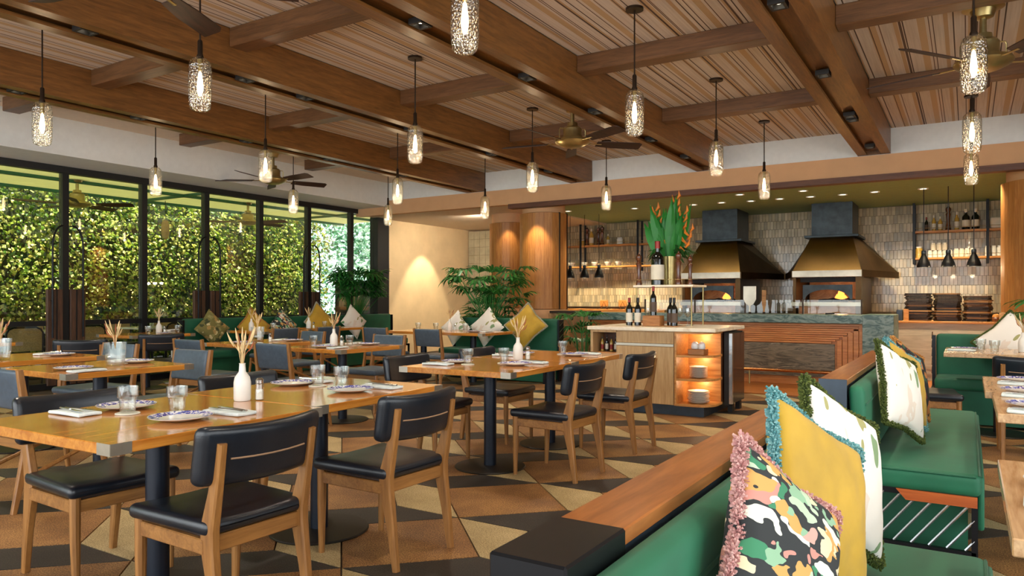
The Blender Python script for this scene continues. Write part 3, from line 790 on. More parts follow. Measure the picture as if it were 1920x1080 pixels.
# ---- joined pair in front of the serving island
w2 = 'the joined tables before the serving island'
r2 = .02
TB.put((-2.97, 4.46, 0), r2, 'metal cornered honey table, the half of the island pair away from the island')
TB.put((-3.0, 5.42, 0), r2, 'metal cornered honey table, the half of the island pair next to the island')
chairA(-2.47, 4.56, -1, .05, 'black leather chair on the booth side of the island pair, away from the island')
chairA(-2.49, 5.62, -1, .02, 'black leather chair on the booth side of the island pair, right beside the island')
chairA(-3.50, 4.42, 1, 0, 'black leather chair on the glazing side of the island pair, at its free end')
chairA(-3.52, 5.42, 1, 0, 'black leather chair on the glazing side of the island pair, toward the palms')
setting(-2.76, 4.5, -1, 0, w2); setting(-2.8, 5.5, -1, 0, w2); setting(-3.24, 4.4, 1, 0, w2, side=1); setting(-3.26, 5.35, 1, 0, w2, side=1, glass=False)
centre(-3.0, 4.9, w2)
# ---- single tables in the middle and along the glazing
w3 = 'the straw jar table behind the joined pair'
TS.put((-5.27, 2.88, 0), 0, 'small honey wood table holding a glass jar of straw, between two leather back chairs', None)
chairB(-4.85, 2.33, 0, 1, 'side-post leather chair at the free end of the straw jar table behind the pair')
chairB(-5.36, 3.42, 0, -1, 'side-post leather chair at the bench end of the straw jar table behind the pair')
centre(-5.2, 2.95, w3, 'jar'); setting(-5.1, 2.62, 0, 1, w3, False); setting(-5.3, 3.16, 0, -1, w3, False)
w4 = 'the straw jar table nearer the glazing'
TS.put((-6.62, 2.98, 0), 0, 'honey wood table with a straw jar, second from the glazing', None)
chairB(-6.6, 3.55, .1, -1, 'side-post leather chair behind the second straw jar table')
centre(-6.45, 2.75, w4, 'jar'); setting(-6.5, 3.2, 0, -1, w4, False)
TS.put((-9.3, 3.55, 0), 0, 'honey wood table standing against the glazing beside the door panels', None)
ware('jar', -9.2, 3.75, 'the table against the glazing by the door panels')
chairA(-8.3, 4.35, -.9, .6, 'black leather chair with tilted back beside the table against the glazing')
chairA(-8.75, 3.2, -1, 0, 'black leather chair at the table against the glazing by the door panels')
w9 = 'the table against the glazing doors'
TS.put((-9.55, 5.85, 0), 0, 'honey wood table along the glazing with a tall white flower vase and shakers', None)
chairA(-8.75, 5.55, -.86, .5, 'black leather chair seen squarely from behind, at the glazing table with the vase')
centre(-9.5, 6.0, w9); ware('glass', -9.35, 5.75, w9); ware('glass', -9.3, 6.15, w9); ware('plate', -9.25, 5.95, w9)
w5 = 'the straw jar table near the window bench'
TS.put((-6.64, 5.42, 0), 0, 'honey wood table with a straw jar standing out from the window bench', None)
chairB(-6.72, 4.82, 0, 1, 'side-post leather chair, back turned, at the straw jar table near the window bench')
chairB(-7.1, 6.3, -.1, -1, 'side-post leather chair at the bench end of the straw jar table near the window bench')
centre(-6.7, 5.4, w5, 'jar'); ware('shaker', -6.55, 5.45, w5); setting(-6.5, 5.7, 0, -1, w5, False); setting(-6.6, 5.12, 0, 1, w5, False)
w6 = 'the white vase table between side-post chairs'
TS.put((-5.38, 5.38, 0), 0, 'honey wood table with white vase and tumblers, between two side-post chairs', None)
chairB(-5.46, 4.82, 0, 1, 'side-post leather chair, back turned, at the white vase table')
chairB(-5.62, 6.1, 0, -1, 'side-post leather chair at the column end of the white vase table')
centre(-5.42, 5.3, w6); ware('glass', -5.55, 5.15, w6); ware('glass', -5.3, 5.4, w6); setting(-5.3, 5.65, 0, -1, w6, False); setting(-5.35, 5.12, 0, 1, w6, False)
w7 = 'the tables along the window bench'
TS.put((-9.08, 7.55, 0), 0, 'honey wood table along the window bench, before the olive print cushion')
TS.put((-9.08, 8.75, 0), 0, 'honey wood table along the window bench, before the cream leaf cushion')
chairB(-8.35, 7.0, -1, 0, 'side-post leather chair facing the window bench at its olive cushion end')
chairB(-8.3, 7.75, -1, 0, 'side-post leather chair facing the yellow cushions of the window bench')
centre(-9.0, 8.25, w7); ware('glass', -8.95, 7.5, w7); ware('glass', -8.9, 8.5, w7); ware('plate', -8.85, 7.7, w7); ware('vase', -9.2, 7.3, w7); ware('stems', -9.2, 7.3, w7, 1, ZTB + .17)
w8 = 'the tables before the column bench'
TS.put((-6.1, 8.72, 0), math.pi / 2, 'honey table before the column bench, on the yellow cushion side')
TS.put((-7.02, 8.72, 0), math.pi / 2, 'honey table before the column bench, on the cream wall side')
chairB(-6.25, 8.1, 0, 1, 'side-post leather chair facing the column bench, before its white leaf cushion')
chairB(-7.2, 8.1, 0, 1, 'side-post leather chair facing the column bench table, on the cream wall side')
centre(-6.55, 8.75, w8); ware('glass', -7.15, 8.75, w8); ware('glass', -6.85, 8.8, w8); ware('glass', -6.3, 8.8, w8); ware('plate', -6.0, 8.6, w8); ware('napkin', -5.85, 8.7, w8)

# ---- right-hand side tables along the booths
w12 = 'the pale tables by the far booth'
TP.put((.5, 4.95, 0), 0, 'pale wood table by the far booth, the half toward the corner bench')
TP.put((.53, 4.09, 0), 0, 'pale wood table by the far booth, the half toward the pink cushion')
for yy in (5.15, 4.55, 3.95):
    ware('plate', .26, yy, w12); ware('napkin', .25, yy - .21, w12, 1.5); ware('fork', .25, yy - .2, w12, 1.6, ZTB + .016); ware('knife', .25, yy - .235, w12, 1.5, ZTB + .016)
w13 = 'the pale table by the pink cushion'
TP.put((.5, 2.2, 0), 0, 'pale wood table in front of the near booth seat', None)
ware('plate', .24, 2.3, w13); ware('napkin', .22, 2.08, w13, 1.5)
w11 = 'the pale table before the corner bench'
TP.put((.24, 7.98, 0), 0, 'pale wood table with tumblers and a straw vase before the small green corner bench', None)
chairA(.42, 6.95, 0, 1, 'black leather chair with its back to the pale booth tables, facing the corner bench table')
chairA(-.3, 7.05, 1, .15, 'black leather chair turned sideways between the far booth and the corner bench')
centre(.42, 8.0, w11); ware('glass', .1, 7.95, w11); ware('glass', .2, 7.75, w11); ware('glass', .6, 8.0, w11); ware('plate', -.02, 8.1, w11); ware('napkin', -.05, 7.9, w11, 1.4)
# ================================================================ booths (benches running along y) on the right
def booth(name, label, y0, y1, cap):
    t = thing(name, label, 'bench', (0, 0, 0))
    xb = -.60
    # back board with timber ledge
    MB().box(xb, xb + .115, y0, y1, .06, .82).obj('back_panel', M['greymetal'], t, smooth=0)
    MB().box(xb - .004, xb + .119, y0 + (.2 if cap else 0.0), y1, .82, .85, .003).obj('ledge', M['ledge'], t, smooth=0)
    if cap:
        MB().box(xb - .008, xb + .123, y0 - .012, y0 + .2, .70, .853, .004).obj('end_cap', M['blackmetal'], t, smooth=0)
        MB().box(xb - .006, xb + .121, y0 - .012, y0, .0, .70).obj('end_plate', M['greymetal'], t, smooth=0)
    else:
        MB().box(xb - .004, xb + .119, y0 - .012, y0, .0, .85).obj('end_plate', M['greymetal'], t, smooth=0)
    def fn(x, y, z): return (x + (.82 - z) * .07 , y, z)
    b = MB().rbox(xb + .117, xb + .19, y0 + .01, y1 - .01, .464, .825, .035, 3, 4, fn).obj('back_cushion', M['velvet'], t)
    MB().tube([(xb + .19 + .085 * .07, y, .735) for y in (y0 + .03, (y0 + y1) / 2, y1 - .03)], .006, 6).obj('piping', M['velvetd'], b)
    sc = MB().rbox(xb + .12, .05, y0 + .02, y1 - .02, .36, .462, .03, 3, 3).obj('seat_cushion', M['velvet'], t)
    MB().tube([(.043, y0 + .04, .452), (.043, y1 - .04, .452)], .006, 6).obj('piping', M['velvetd'], sc)
    MB().tube([(xb + .16, y0 + .024, .452), (.03, y0 + .024, .452)], .006, 6).obj('piping', M['velvetd'], sc)
    MB().rbox(.035, .062, y0 + .1, y1 - .03, .2, .44, .012, 2, 1).obj('front_skirt', M['velvet'], t)
    # open end frame with slanting bars
    MB().box(xb + .12, .03, y0 + .03, y0 + .055, .06, .12).obj('frame_rail', M['blackmetal'], t, smooth=0)
    MB().box(xb + .12, .03, y0 + .03, y0 + .055, .34, .365).obj('frame_rail', M['blackmetal'], t, smooth=0)
    MB().prism([(-.28, y0 + .02, .365), (.035, y0 + .02, .365), (.035, y0 + .02, .318), (-.24, y0 + .02, .318)], (0, .03, 0)).obj('end_timber', M['orangewood'], t, smooth=0)
    for x in (xb + .13, .025): MB().box(x - .012, x + .012, y0 + .03, y0 + .055, 0, .365).obj('frame_leg', M['blackmetal'], t, smooth=0)
    for i in range(9):
        x = xb + .10 + i * .07
        a = (max(x, xb + .13), y0 + .035, .125 + max(0, xb + .13 - x) * 1.2); b2 = (min(x + .17, .025), y0 + .035, .345 if x + .17 < .025 else .125 + (.025 - x) / .17 * .22)
        if b2[0] - a[0] > .02: MB().tube([a, b2], .006, 6).obj('slant_bar', M['chrome'], t)
    MB().box(xb + .12, .0, y0 + .22, y1 - .1, .02, .345).obj('plinth', M['velvetd'], t, smooth=0)
    for x in (xb + .02, ):
        for y in (y0 + .05, y1 - .05): MB().box(x, x + .06, y - .03, y + .03, 0, .07).obj('foot', M['blackmetal'], t, smooth=0)
    return t
booth('booth_bench', 'green velvet booth bench with black capped timber ledge and pink fringed cushion', .92, 2.62, True)
booth('booth_bench', 'green velvet booth bench with slate end plate and slanted chrome end bars', 3.74, 5.95, False)

# ================================================================ scatter cushions
def pillow_mesh(w, h, t, n=18, mat=None, wob=0.0, seed=0):
    r = random.Random(seed); vs = []; fs = []
    def pt(i, j, sd):
        u, v = -1 + 2 * i / n, -1 + 2 * j / n
        k = (max(0, 1 - u * u) * max(0, 1 - v * v)) ** .38
        pu = u * (1 - .09 * (1 - abs(v)) * abs(u) ** 3 * 1.2); pv = v * (1 - .09 * (1 - abs(u)) * abs(v) ** 3 * 1.2)
        wr = wob * k * (math.sin(9 * u + 5 * v + seed) + .6 * math.sin(17 * u - 13 * v))
        return (pu * w / 2, sd * (t / 2 * k + wr), pv * h / 2)
    mb = MB()
    A = {}
    for sd in (1, -1):
        for i in range(n + 1):
            for j in range(n + 1):
                edge = i in (0, n) or j in (0, n)
                key = (i, j, 0 if edge else sd)
                if key not in A: A[key] = len(vs); vs.append(pt(i, j, sd))
        for i in range(n):
            for j in range(n):
                q = []
                for (a, b) in ((i, j), (i + 1, j), (i + 1, j + 1), (i, j + 1)):
                    e = a in (0, n) or b in (0, n); q.append(A[(a, b, 0 if e else sd)])
                fs.append(q if sd < 0 else q[::-1])
    mb.add(vs, fs); return mb
def trim_mb(w, h, r0, seed, sides='all', fuzz=1.0):
    r = random.Random(seed); mb = MB()
    pts = []
    def side(a, b):
        L = math.dist(a, b); k = int(L / .004)
        for i in range(k): pts.append((a[0] + (b[0] - a[0]) * i / k, a[1] + (b[1] - a[1]) * i / k))
    c = [(-w / 2, -h / 2), (w / 2, -h / 2), (w / 2, h / 2), (-w / 2, h / 2)]
    for i in range(4):
        if sides == 'all' or str(i) in sides: side(c[i], c[(i + 1) % 4])
    for (x, z) in pts:
        ins = .045 * (1 - min(1, min(abs(x) / (w / 2), abs(z) / (h / 2)))) * .9
        x *= 1 - ins / w * 1.3; z *= 1 - ins / h * 1.3
        for q in range(16):
            d = Vector((r.gauss(0, 1), r.gauss(0, 1), r.gauss(0, 1))).normalized(); L = r0 * r.uniform(.75, 1.1)
            s_ = d.orthogonal().normalized() * .0035; s2 = d.cross(s_).normalized() * .0035
            p = Vector((x, 0, z)); e = p + d * L
            mb.add([p + s_, p - s_ * .5 + s2 * .8, p - s_ * .5 - s2 * .8, e + s_ * .9, e - s_ * .45 + s2 * .7, e - s_ * .45 - s2 * .7], [(0, 1, 4, 3), (1, 2, 5, 4), (2, 0, 3, 5), (3, 4, 5)])
    return mb
def fringemat(name, c1, c2): return leafmat(name, [c1, c2], .25, .8)
M['pinkfringe'] = fringemat('pink_fringe', '#c98f8c', '#ecc4bc'); M['tealfringe'] = fringemat('teal_fringe', '#4f9aa0', '#a3d3d2')
M['olivefringe'] = fringemat('olive_fringe', '#3a4a1c', '#72803a'); M['orangefringe'] = fringemat('orange_fringe', '#b87a34', '#dca860')
M['silverfringe'] = fringemat('pale_fringe', '#b8b49c', '#e0dcc4')
def cushion(label, loc, yaw, lean, roll, mat, trim, w=.47, h=.47, t=.17, tr=.024, wob=.004, seed=1, n=18, sides='all'):
    o = thing('cushion', label, 'cushion', loc)
    o.rotation_euler = (Matrix.Rotation(yaw, 3, 'Z') @ Matrix.Rotation(lean, 3, 'X') @ Matrix.Rotation(roll, 3, 'Y')).to_euler()
    pillow_mesh(w, h, t, n, None, wob, seed).obj('cover', M[mat], o, smooth=1.2)
    if trim: trim_mb(w, h, tr, seed, sides).obj('fringe_trim', M[trim], o, smooth=0)
    return o
Y90 = math.pi / 2
def booth_cushion(label, y, mat, trim, w, roll, seed, wob):
    h = w / 2 * (math.cos(roll) + math.sin(roll)) * math.cos(.24) + .026
    cushion(label, (-.295, y, .466 + h), Y90 - .28, -.24, roll, mat, trim, w, w, .115, .018, wob, seed, 26)
booth_cushion('floral print cushion with thick pink fringe on the near booth', 1.43, 'floral', 'pinkfringe', .35, .60, 3, .002)
booth_cushion('mustard velvet cushion with teal fringe leaning beside the pink fringed one', 1.80, 'mustard', 'tealfringe', .40, .48, 4, .003)
booth_cushion('white botanical cushion with olive fringe on the near booth', 2.19, 'botanic', 'olivefringe', .40, .46, 5, .002)
booth_cushion('white botanical cushion with olive fringe standing at the slate end of the far booth', 4.22, 'botanic', 'olivefringe', .42, .36, 6, .002)
booth_cushion('mustard velvet cushion with teal fringe on the far booth', 4.62, 'mustard', 'tealfringe', .41, .38, 7, .003)
booth_cushion('dark floral cushion with orange fringe, deepest in the far booth row', 5.02, 'darkfloral', 'orangefringe', .40, .38, 8, .002)

# ================================================================ benches along the window and by the column
def bench(name, label, L, dep=.58, hb=.93, loc=(0, 0, 0), rz=0):
    """local x along the bench, sitter faces -y, back at y=0"""
    t = thing(name, label, 'bench', loc, rz)
    MB().rbox(-L / 2, L / 2, -.13, -.03, .40, hb, .04, 3, 2).obj('back_cushion', M['velvetd'], t)
    MB().rbox(-L / 2, L / 2, -dep, -.1, .34, .46, .035, 3, 2).obj('seat_cushion', M['velvetd'], t)
    MB().box(-L / 2 + .02, L / 2 - .02, -dep + .06, -.02, .02, .34).obj('plinth', M['velvetd'], t, smooth=0)
    MB().box(-L / 2, L / 2, -.035, 0, .0, hb - .03).obj('back_board', M['darkwood'], t, smooth=0)
    for sx in (-1, 1):
        x = sx * (L / 2 + .02)
        MB().box(x - .015, x + .015, -.14, 0, 0, hb - .02).obj('end_post', M['blackmetal'], t, smooth=0)
        MB().box(x - .015, x + .015, -dep, -.14, .3, .34).obj('end_rail', M['blackmetal'], t, smooth=0)
        MB().box(x - .015, x + .015, -dep, -dep + .03, 0, .34).obj('end_leg', M['blackmetal'], t, smooth=0)
        for k in range(5): MB().tube([(x + sx * .016, -.13, .46 + k * .09), (x + sx * .016, -.02, .52 + k * .09)], .006, 6).obj('end_bar', M['chrome'], t)
    return t
bench('window_bench', 'long dark green bench along the glazing with yellow cushions', 4.6, loc=(-10.02, 8.95, 0), rz=math.pi / 2)
bench('green_bench', 'dark green bench by the clad column with white and yellow cushions', 1.9, loc=(-6.15, 9.75, 0))
bench('corner_bench', 'small dark green bench with barred end beside the stacked serving boards', 2.0, hb=.87, loc=(.72, 8.85, 0))
D45 = math.pi / 4
def diag(label, x, y, yaw, mat, trim, z=.74, w=.44, t=.15, seed=1): return cushion(label, (x, y, .464 + w * .7071 * math.cos(.25) + (.02 if trim else .012)), yaw, -.25, D45, mat, trim, w, w, t, .014, .003, seed, 12)
WB = math.pi / 2
diag('olive print cushion at the door end of the window bench', -9.72, 7.0, WB, 'oliveprint', None, seed=11)
diag('yellow diamond cushion beside the olive print one on the window bench', -9.70, 7.75, WB, 'mustard', 'orangefringe', seed=12)
diag('rust floral cushion between the two yellow ones on the window bench', -9.72, 8.35, WB, 'floral', None, seed=13)
diag('yellow diamond cushion beside the cream one on the window bench', -9.70, 9.15, WB, 'mustard', 'silverfringe', .76, .5, seed=14)
diag('cream cushion with green leaf print at the palm end of the window bench', -9.66, 9.95, WB, 'botanic', None, .76, .48, seed=15)
diag('white leaf print cushion on the bench by the column', -6.35, 9.44, 0, 'botanic', None, .72, .46, seed=16)
diag('small patterned cushion at the wall end of the bench by the column', -6.95, 9.44, 0, 'botanic', None, .70, .42, seed=17)
diag('yellow cushion with pale fringe on the bench by the column', -5.62, 9.40, .1, 'mustard', 'silverfringe', .74, .5, seed=18)
diag('white cushion with dark olive fringe on the small corner bench', .35, 8.55, 0, 'botanic', 'olivefringe', .70, .46, seed=19)

# ================================================================ pendants
pd = thing('pendant_lamp', 'x', 'pendant lamp')
MB().lathe([(.034, .002), (.05, 0), (.066, .014), (.072, .05), (.075, .10), (.075, .28), (.068, .325), (.045, .352), (.02, .36)], 24, cap=False).obj('glass_shade', M['pendglass'], pd)
MB().lathe([(.022, .355), (.024, .37), (.017, .385), (.017, .47), (.012, .48), (0, .48)], 14).obj('socket_cap', M['bronze'], pd)
MB().lathe([(0, .35), (.016, .35), (.016, .27), (0, .27)][::-1], 12).obj('lamp_holder', M['brass'], pd)
MB().cyl(0, 0, .48, 1.0, .0065, None, 8).obj('stem', M['bronze'], pd)
MB().lathe([(0, .985), (.07, .985), (.07, 1.005), (0, 1.005)], 24).obj('ceiling_canopy', M['bronze'], pd)
MB().lathe([(0, .095), (.01, .1), (.019, .135), (.021, .16), (.017, .2), (.01, .255), (0, .27)], 14).obj('bulb', M['bulb'], pd)
PD = Proto(pd)
PX = [-8.62, -6.57, -4.45, -2.23, .03]; PY = [3.11, 5.4, 7.6, 9.72]
PL = {(-8.62, 5.4): 'over the chair at the glazing doors table', (-8.62, 7.6): 'beside the fan in front of the glazing', (-8.62, 9.72): 'beside the jamb where the cream wall begins',
      (-6.57, 3.11): 'over the straw jar table nearer the glazing', (-6.57, 5.4): 'over the straw jar table near the window bench', (-6.57, 7.6): 'between the window bench and the column bench tables', (-6.57, 9.72): 'over the column bench, before the cream wall',
      (-4.45, 3.11): 'over the gap behind the pink cushion pair', (-4.45, 5.4): 'between the white vase table and the island pair', (-4.45, 7.6): 'beside the fan that hangs before the palms', (-4.45, 9.72): 'in front of the warm tiled niche',
      (-2.23, 3.11): 'over the joined tables by the pink cushion booth', (-2.23, 5.4): 'over the booth side of the island pair', (-2.23, 7.6): 'right above the lit corner shelves of the island', (-2.23, 9.72): 'in front of the ovens by the bar counter',
      (.03, 5.4): 'over the pale tables by the far booth', (.03, 7.6): 'over the pale corner bench table', (.03, 9.72): 'before the boards counter, past the corner bench'}
for x in PX:
    for y in PY:
        if (x, y) in ((-8.62, 3.11), (.03, 3.11)): continue
        PD.put((x, y, 2.515), 0, 'glowing cut glass pendant ' + PL[(x, y)])
        point((x, y, 2.515 + .085), 2.2, (1, .80, .58), .012)

# ================================================================ ceiling fans
def make_fan():
    t = thing('ceiling_fan', 'x', 'ceiling fan')
    MB().lathe([(0, 0), (.125, 0), (.145, -.02), (.09, -.035), (.07, -.09), (.04, -.10), (0, -.10)], 24).obj('canopy', M['brass'], t)
    MB().cyl(0, 0, -.26, -.08, .024, None, 12).obj('downrod', M['brass'], t)
    MB().lathe([(0, -.22), (.06, -.22), (.065, -.26), (.095, -.27), (.11, -.29), (.11, -.37), (.13, -.40), (.195, -.415), (.205, -.44), (.19, -.46), (.13, -.49), (.10, -.5), (0, -.503)], 28).obj('motor_housing', M['brass'], t)
    for sx in (-1, 1):
        p = [(sx * .10, 0, -.285), (sx * .15, 0, -.285), (sx * .16, 0, -.305), (sx * .16, 0, -.41)]
        MB().tube(p, .006, 6).obj('bracket', M['brass'], t)
    for k in range(5):
        a = k * math.pi * .4
        m = MB().tube([(.13, 0, -.445), (.25, 0, -.45), (.36, 0, -.45)], [.016, .012, .014], 8, True, .5)
        m.xf(Matrix.Rotation(a, 4, 'Z')); arm = m.obj('blade_arm', M['brass'], t)
        b = MB()
        pr = [(.30, -.05), (.5, -.066), (.82, -.075), (.86, -.05), (.86, .06), (.5, .066), (.30, .05)]
        b.prism([(x, y, -.452 - y * .32) for x, y in pr], (0, 0, .008)); b.xf(Matrix.Rotation(a, 4, 'Z'))
        b.obj('blade', M['fanblade'], t, smooth=0)
    return t
FN = Proto(make_fan())
FN.put((-3.92, 7.62, 3.50), .82, 'brass ceiling fan with dark blades before the palm and clad column')
FN.put((-9.1, 7.62, 3.50), 1.22, 'brass ceiling fan with dark blades in front of the glazing')
FN.put((.1, 6.75, 3.50), .33, 'brass ceiling fan with dark blades over the booth tables')
FN.put((-4.0, 2.42, 3.50), 2.06, 'ceiling fan over the near joined tables with a broad dark blade')
FN.put((-12.2, 6.3, 3.2), .7, 'brass ceiling fan outside on the terrace', 'terrace fans')
FN.put((-12.2, 9.6, 3.2), .3, 'brass ceiling fan outside on the terrace', 'terrace fans')

# ================================================================ palms
def blade_fan(seed, n=8, L=.26):
    r = random.Random(seed); mb = MB()
    for i in range(n):
        a = (i / (n - 1) - .5) * 2.9 + r.uniform(-.06, .06); l = L * r.uniform(.8, 1.05) * (1 - .18 * abs(a) / 1.45)
        d = Vector((math.sin(a), math.cos(a) , 0)); sd = Vector((d.y, -d.x, 0)); up = Vector((0, 0, 1))
        p0 = Vector((0, 0, 0)); p1 = d * l * .5 + up * .03; p2 = d * l * .85 - up * .01; p3 = d * l - up * .045
        w = .017
        mb.add([p0 - sd * .004, p0 + sd * .004, p1 - sd * w, p1 + sd * w, p2 - sd * w * .8, p2 + sd * w * .8, p3], [(0, 1, 3, 2), (2, 3, 5, 4), (4, 5, 6)])
    return mb.mesh('fan_leaf', M['palm'], 0)
LEAF = [blade_fan(i) for i in range(3)]
def palm(label, loc, n, spread, h0, h1, seed, avoid=()):
    r = random.Random(seed); t = thing('potted_palm', label, 'plant', loc); L0 = Vector(loc)
    def bad(q):
        q = q + L0
        return any(b[0] < q.x < b[1] and b[2] < q.y < b[3] and b[4] < q.z < b[5] for b in avoid)
    MB().lathe([(0, 0), (.13, 0), (.17, .3), (.175, .32), (.155, .32), (.15, .28), (0, .28)], 20).obj('pot', M['blackmetal'], t)
    for i in range(n):
        for _ in range(120):
            a = r.uniform(0, 6.28); h = r.uniform(h0, h1); sp = spread * (r.random() ** .6)
            x, y = sp * math.cos(a), sp * math.sin(a); bx_, by_ = .06 * math.cos(a), .06 * math.sin(a)
            path = [Vector((bx_, by_, .28)), Vector((bx_ + x * .25, by_ + y * .25, .28 + (h - .28) * .6)), Vector((bx_ + x, by_ + y, h))]
            rot = Matrix.Rotation(a - math.pi / 2 + r.uniform(-.4, .4), 3, 'Z') @ Matrix.Rotation(r.uniform(-.5, .7), 3, 'X'); sc = r.uniform(.85, 1.35)
            pts = [path[2] + rot @ (v.co * sc) for v in LEAF[i % 3].vertices] + [path[k].lerp(path[k + 1], q / 8) for k in (0, 1) for q in range(9)]
            if not any(bad(q) for q in pts): break
        else: continue
        MB().tube(path, [.007, .005, .003], 5, False).obj('stem', M['heliconialeaf'], t)
        o = link('leaf', LEAF[i % 3], t, path[2]); o.rotation_euler = rot.to_euler(); o.scale = (sc,) * 3
    return t
BW, BG = (-10.07, -9.3, 6.5, 11.4, 0, 1.2), (-7.3, -5.0, 9.0, 9.79, 0, 1.2)
palm('lady palm behind the window bench at the glazing corner', (-10.25, 10.55, 0), 75, .5, .7, 1.75, 21, (BW, (-12, -10.44, 0, 11.45, 0, 4), (-10.75, -10.4, 11.4, 16, 0, 4)))
palm('tall lady palm behind the bench by the clad column', (-6.75, 10.12, 0), 95, .6, .7, 1.72, 22, (BG, (-7.1, -5.0, 11.0, 12.2, 0, 4)))
palm('small low palm at the end of the bench by the column', (-5.05, 10.15, 0), 22, .3, .5, 1.0, 23, (BG, (-7.1, -5.0, 10.9, 12.2, 0, 4)))
palm('leafy palm behind the small corner bench', (1.05, 9.25, 0), 45, .42, .6, 1.25, 24, ((-.5, 2.0, 8.0, 8.89, 0, 1.2),))
# ================================================================ clad columns
def column(name, label, x, y, r, half=None):
    t = thing(name, label, 'column', (x, y, 0))
    MB().lathe([(r * .9, 2.75), (r * .9, 2.95)], 40).obj('plaster_top', M['fascia'], t)
    MB().lathe([(r * .97, .88), (r * 1.03, .88), (r * 1.03, 1.04), (r * .97, 1.04)], 40).obj('plaster_base', M['fascia'], t)
    MB().lathe([(r * .97, 0), (r * .97, .88)], 40).obj('lower_drum', M['brownstone'], t)
    n = 18
    for k in range(n):                      # curved oak staves
        a0, a1 = 2 * math.pi * k / n, 2 * math.pi * (k + 1) / n - .004
        vs = []
        for zz in (1.05, 2.74):
            for rr in (r * .95, r):
                for a in (a0, (a0 + a1) / 2, a1): vs.append((rr * math.cos(a), rr * math.sin(a), zz))
        b = MB().add(vs, [(3, 4, 10, 9), (4, 5, 11, 10), (0, 6, 7, 1), (1, 7, 8, 2), (0, 3, 9, 6), (2, 8, 11, 5), (0, 1, 4, 3), (1, 2, 5, 4), (6, 9, 10, 7), (7, 10, 11, 8)])
        b.obj('oak_stave', M['columnwood'], t)
    for a in (-.35, .25):
        MB().box(r * math.cos(a) - .012, r * math.cos(a) + .012, r * math.sin(a) - .012, r * math.sin(a) + .012, 1.04, 2.75).obj('metal_strip', M['bronze'], t, smooth=0)
    return t
column('clad_column', 'round oak clad column beside the tiled shelf niche', -6.5, 11.5, .43)
column('clad_column', 'narrower oak clad column set behind the round one at the cream wall', -7.9, 12.6, .42)
column('clad_column', 'oak clad column at the end of the boards counter', .95, 11.7, .58)
struct('wall_stone_plinth', MB().box(-6.15, -5.36, 11.05, 11.25, 0, .98), M['brownstone'], smooth=0)
struct('trim_9', MB().box(-6.1, -5.36, 11.0, 11.5, .98, 1.02), M['bronze'], smooth=0)
spot((-6.3, 10.75, 2.78), 55, 60, .5, (1, .74, .42), (-6.45, 11.2, 1.6))
spot((-7.6, 12.0, 2.8), 22, 60, .5, (1, .74, .42), (-7.8, 12.4, 1.5))
spot((-9.9, 13.1, 2.9), 160, 62, .35, (1, .84, .58), (-10.5, 13.1, .7))
spot((-8.3, 12.2, 2.88), 210, 120, .8, (1, .86, .66), (-10.3, 13.2, 1.3))  # added fill to brighten the cream wall, has no fixture

# ================================================================ bar counter
t = thing('bar_counter', 'kitchen bar counter with green marble top, timber slat front and stone inset', 'counter', (0, 0, 0))
cx0, cx1 = -5.36, -1.20
MB().box(cx0, cx1, 10.98, 11.75, .885, 1.0, .004).obj('marble_top', M['greenstone'], t, smooth=0)
MB().box(cx0 + .02, cx1, 11.08, 11.7, .0, .885).obj('carcass', M['counterwood'], t, smooth=0)
MB().box(-1.22, -.84, 10.96, 11.76, 0, 1.01, .004).obj('marble_post', M['greenstone'], t, smooth=0)
for i in range(9):
    z0 = .60 + i * .0305
    inset = max(0, .34 - i * .05) + .02
    MB().box(cx0 + .03, cx1 - inset - .06 * (i < 6), 11.045 + .006 * (i % 2), 11.085, z0, z0 + .027, .003).obj('timber_slat', M['counterwood'], t, smooth=0)
for i in range(5):
    MB().box(cx1 - .07 - i * .07, cx1 - .006 - i * .07, 11.04 + .005 * (i % 2), 11.085, .2, .87 - i * .055, .003).obj('upright_board', M['counterwood'], t, smooth=0)
MB().box(cx0 + .03, cx1 - .38, 11.05, 11.09, .12, .59, .003).obj('stone_inset', M['greystone'], t, smooth=0)
MB().tube([(cx0 + .05, 10.86, .21), (cx1 - .1, 10.86, .21)], .022, 12).obj('foot_rail', M['copper'], t)
for x in (-4.9, -3.9, -2.7, -1.6): MB().tube([(x, 10.86, 0.002), (x, 10.86, .21), (x, 11.06, .21)], .012, 8).obj('rail_bracket', M['brass'], t)
gz = thing('counter_glass_guard', 'low clear glass guard standing on the marble bar counter', 'glass screen', (0, 0, 1.0008))
xs = [-4.6, -3.75, -2.95, -2.1, -1.3]
for a, b in zip(xs[:-1], xs[1:]): MB().box(a + .012, b - .012, 11.6, 11.61, .01, .21).obj('pane', M['glass'], gz, smooth=0)
for x in xs: MB().box(x - .01, x + .01, 11.59, 11.62, 0, .22).obj('clamp_post', M['bronze'], gz, smooth=0)
# things on the counter
def peel(label, x, y, wood_, w=.11, h=.45):
    pts = [(-w / 2, .0), (-w / 2, -.2), (-w * .3, -.27), (-.012, -.3), (-.012, -h), (.012, -h), (.012, -.3), (w * .3, -.27), (w / 2, -.2), (w / 2, 0)]
    o = thing('pizza_peel', label, 'peel', (x, y, 1.0 + h))
    MB().prism([(a, 0, b) for a, b in pts], (0, .012, 0)).obj('blade_and_handle', M[wood_], o, smooth=0)
    MB().cyl(0, .006, -h, -h + .03, .02, None, 10).obj('stand_foot', M['bronze'], o); return o
peel('pale steel pizza peel standing upright between the ovens', -2.83, 11.4, 'steel', .19, .42)
peel('slim wooden paddle standing beside the steel peel', -2.62, 11.4, 'oakwarm', .06, .36)

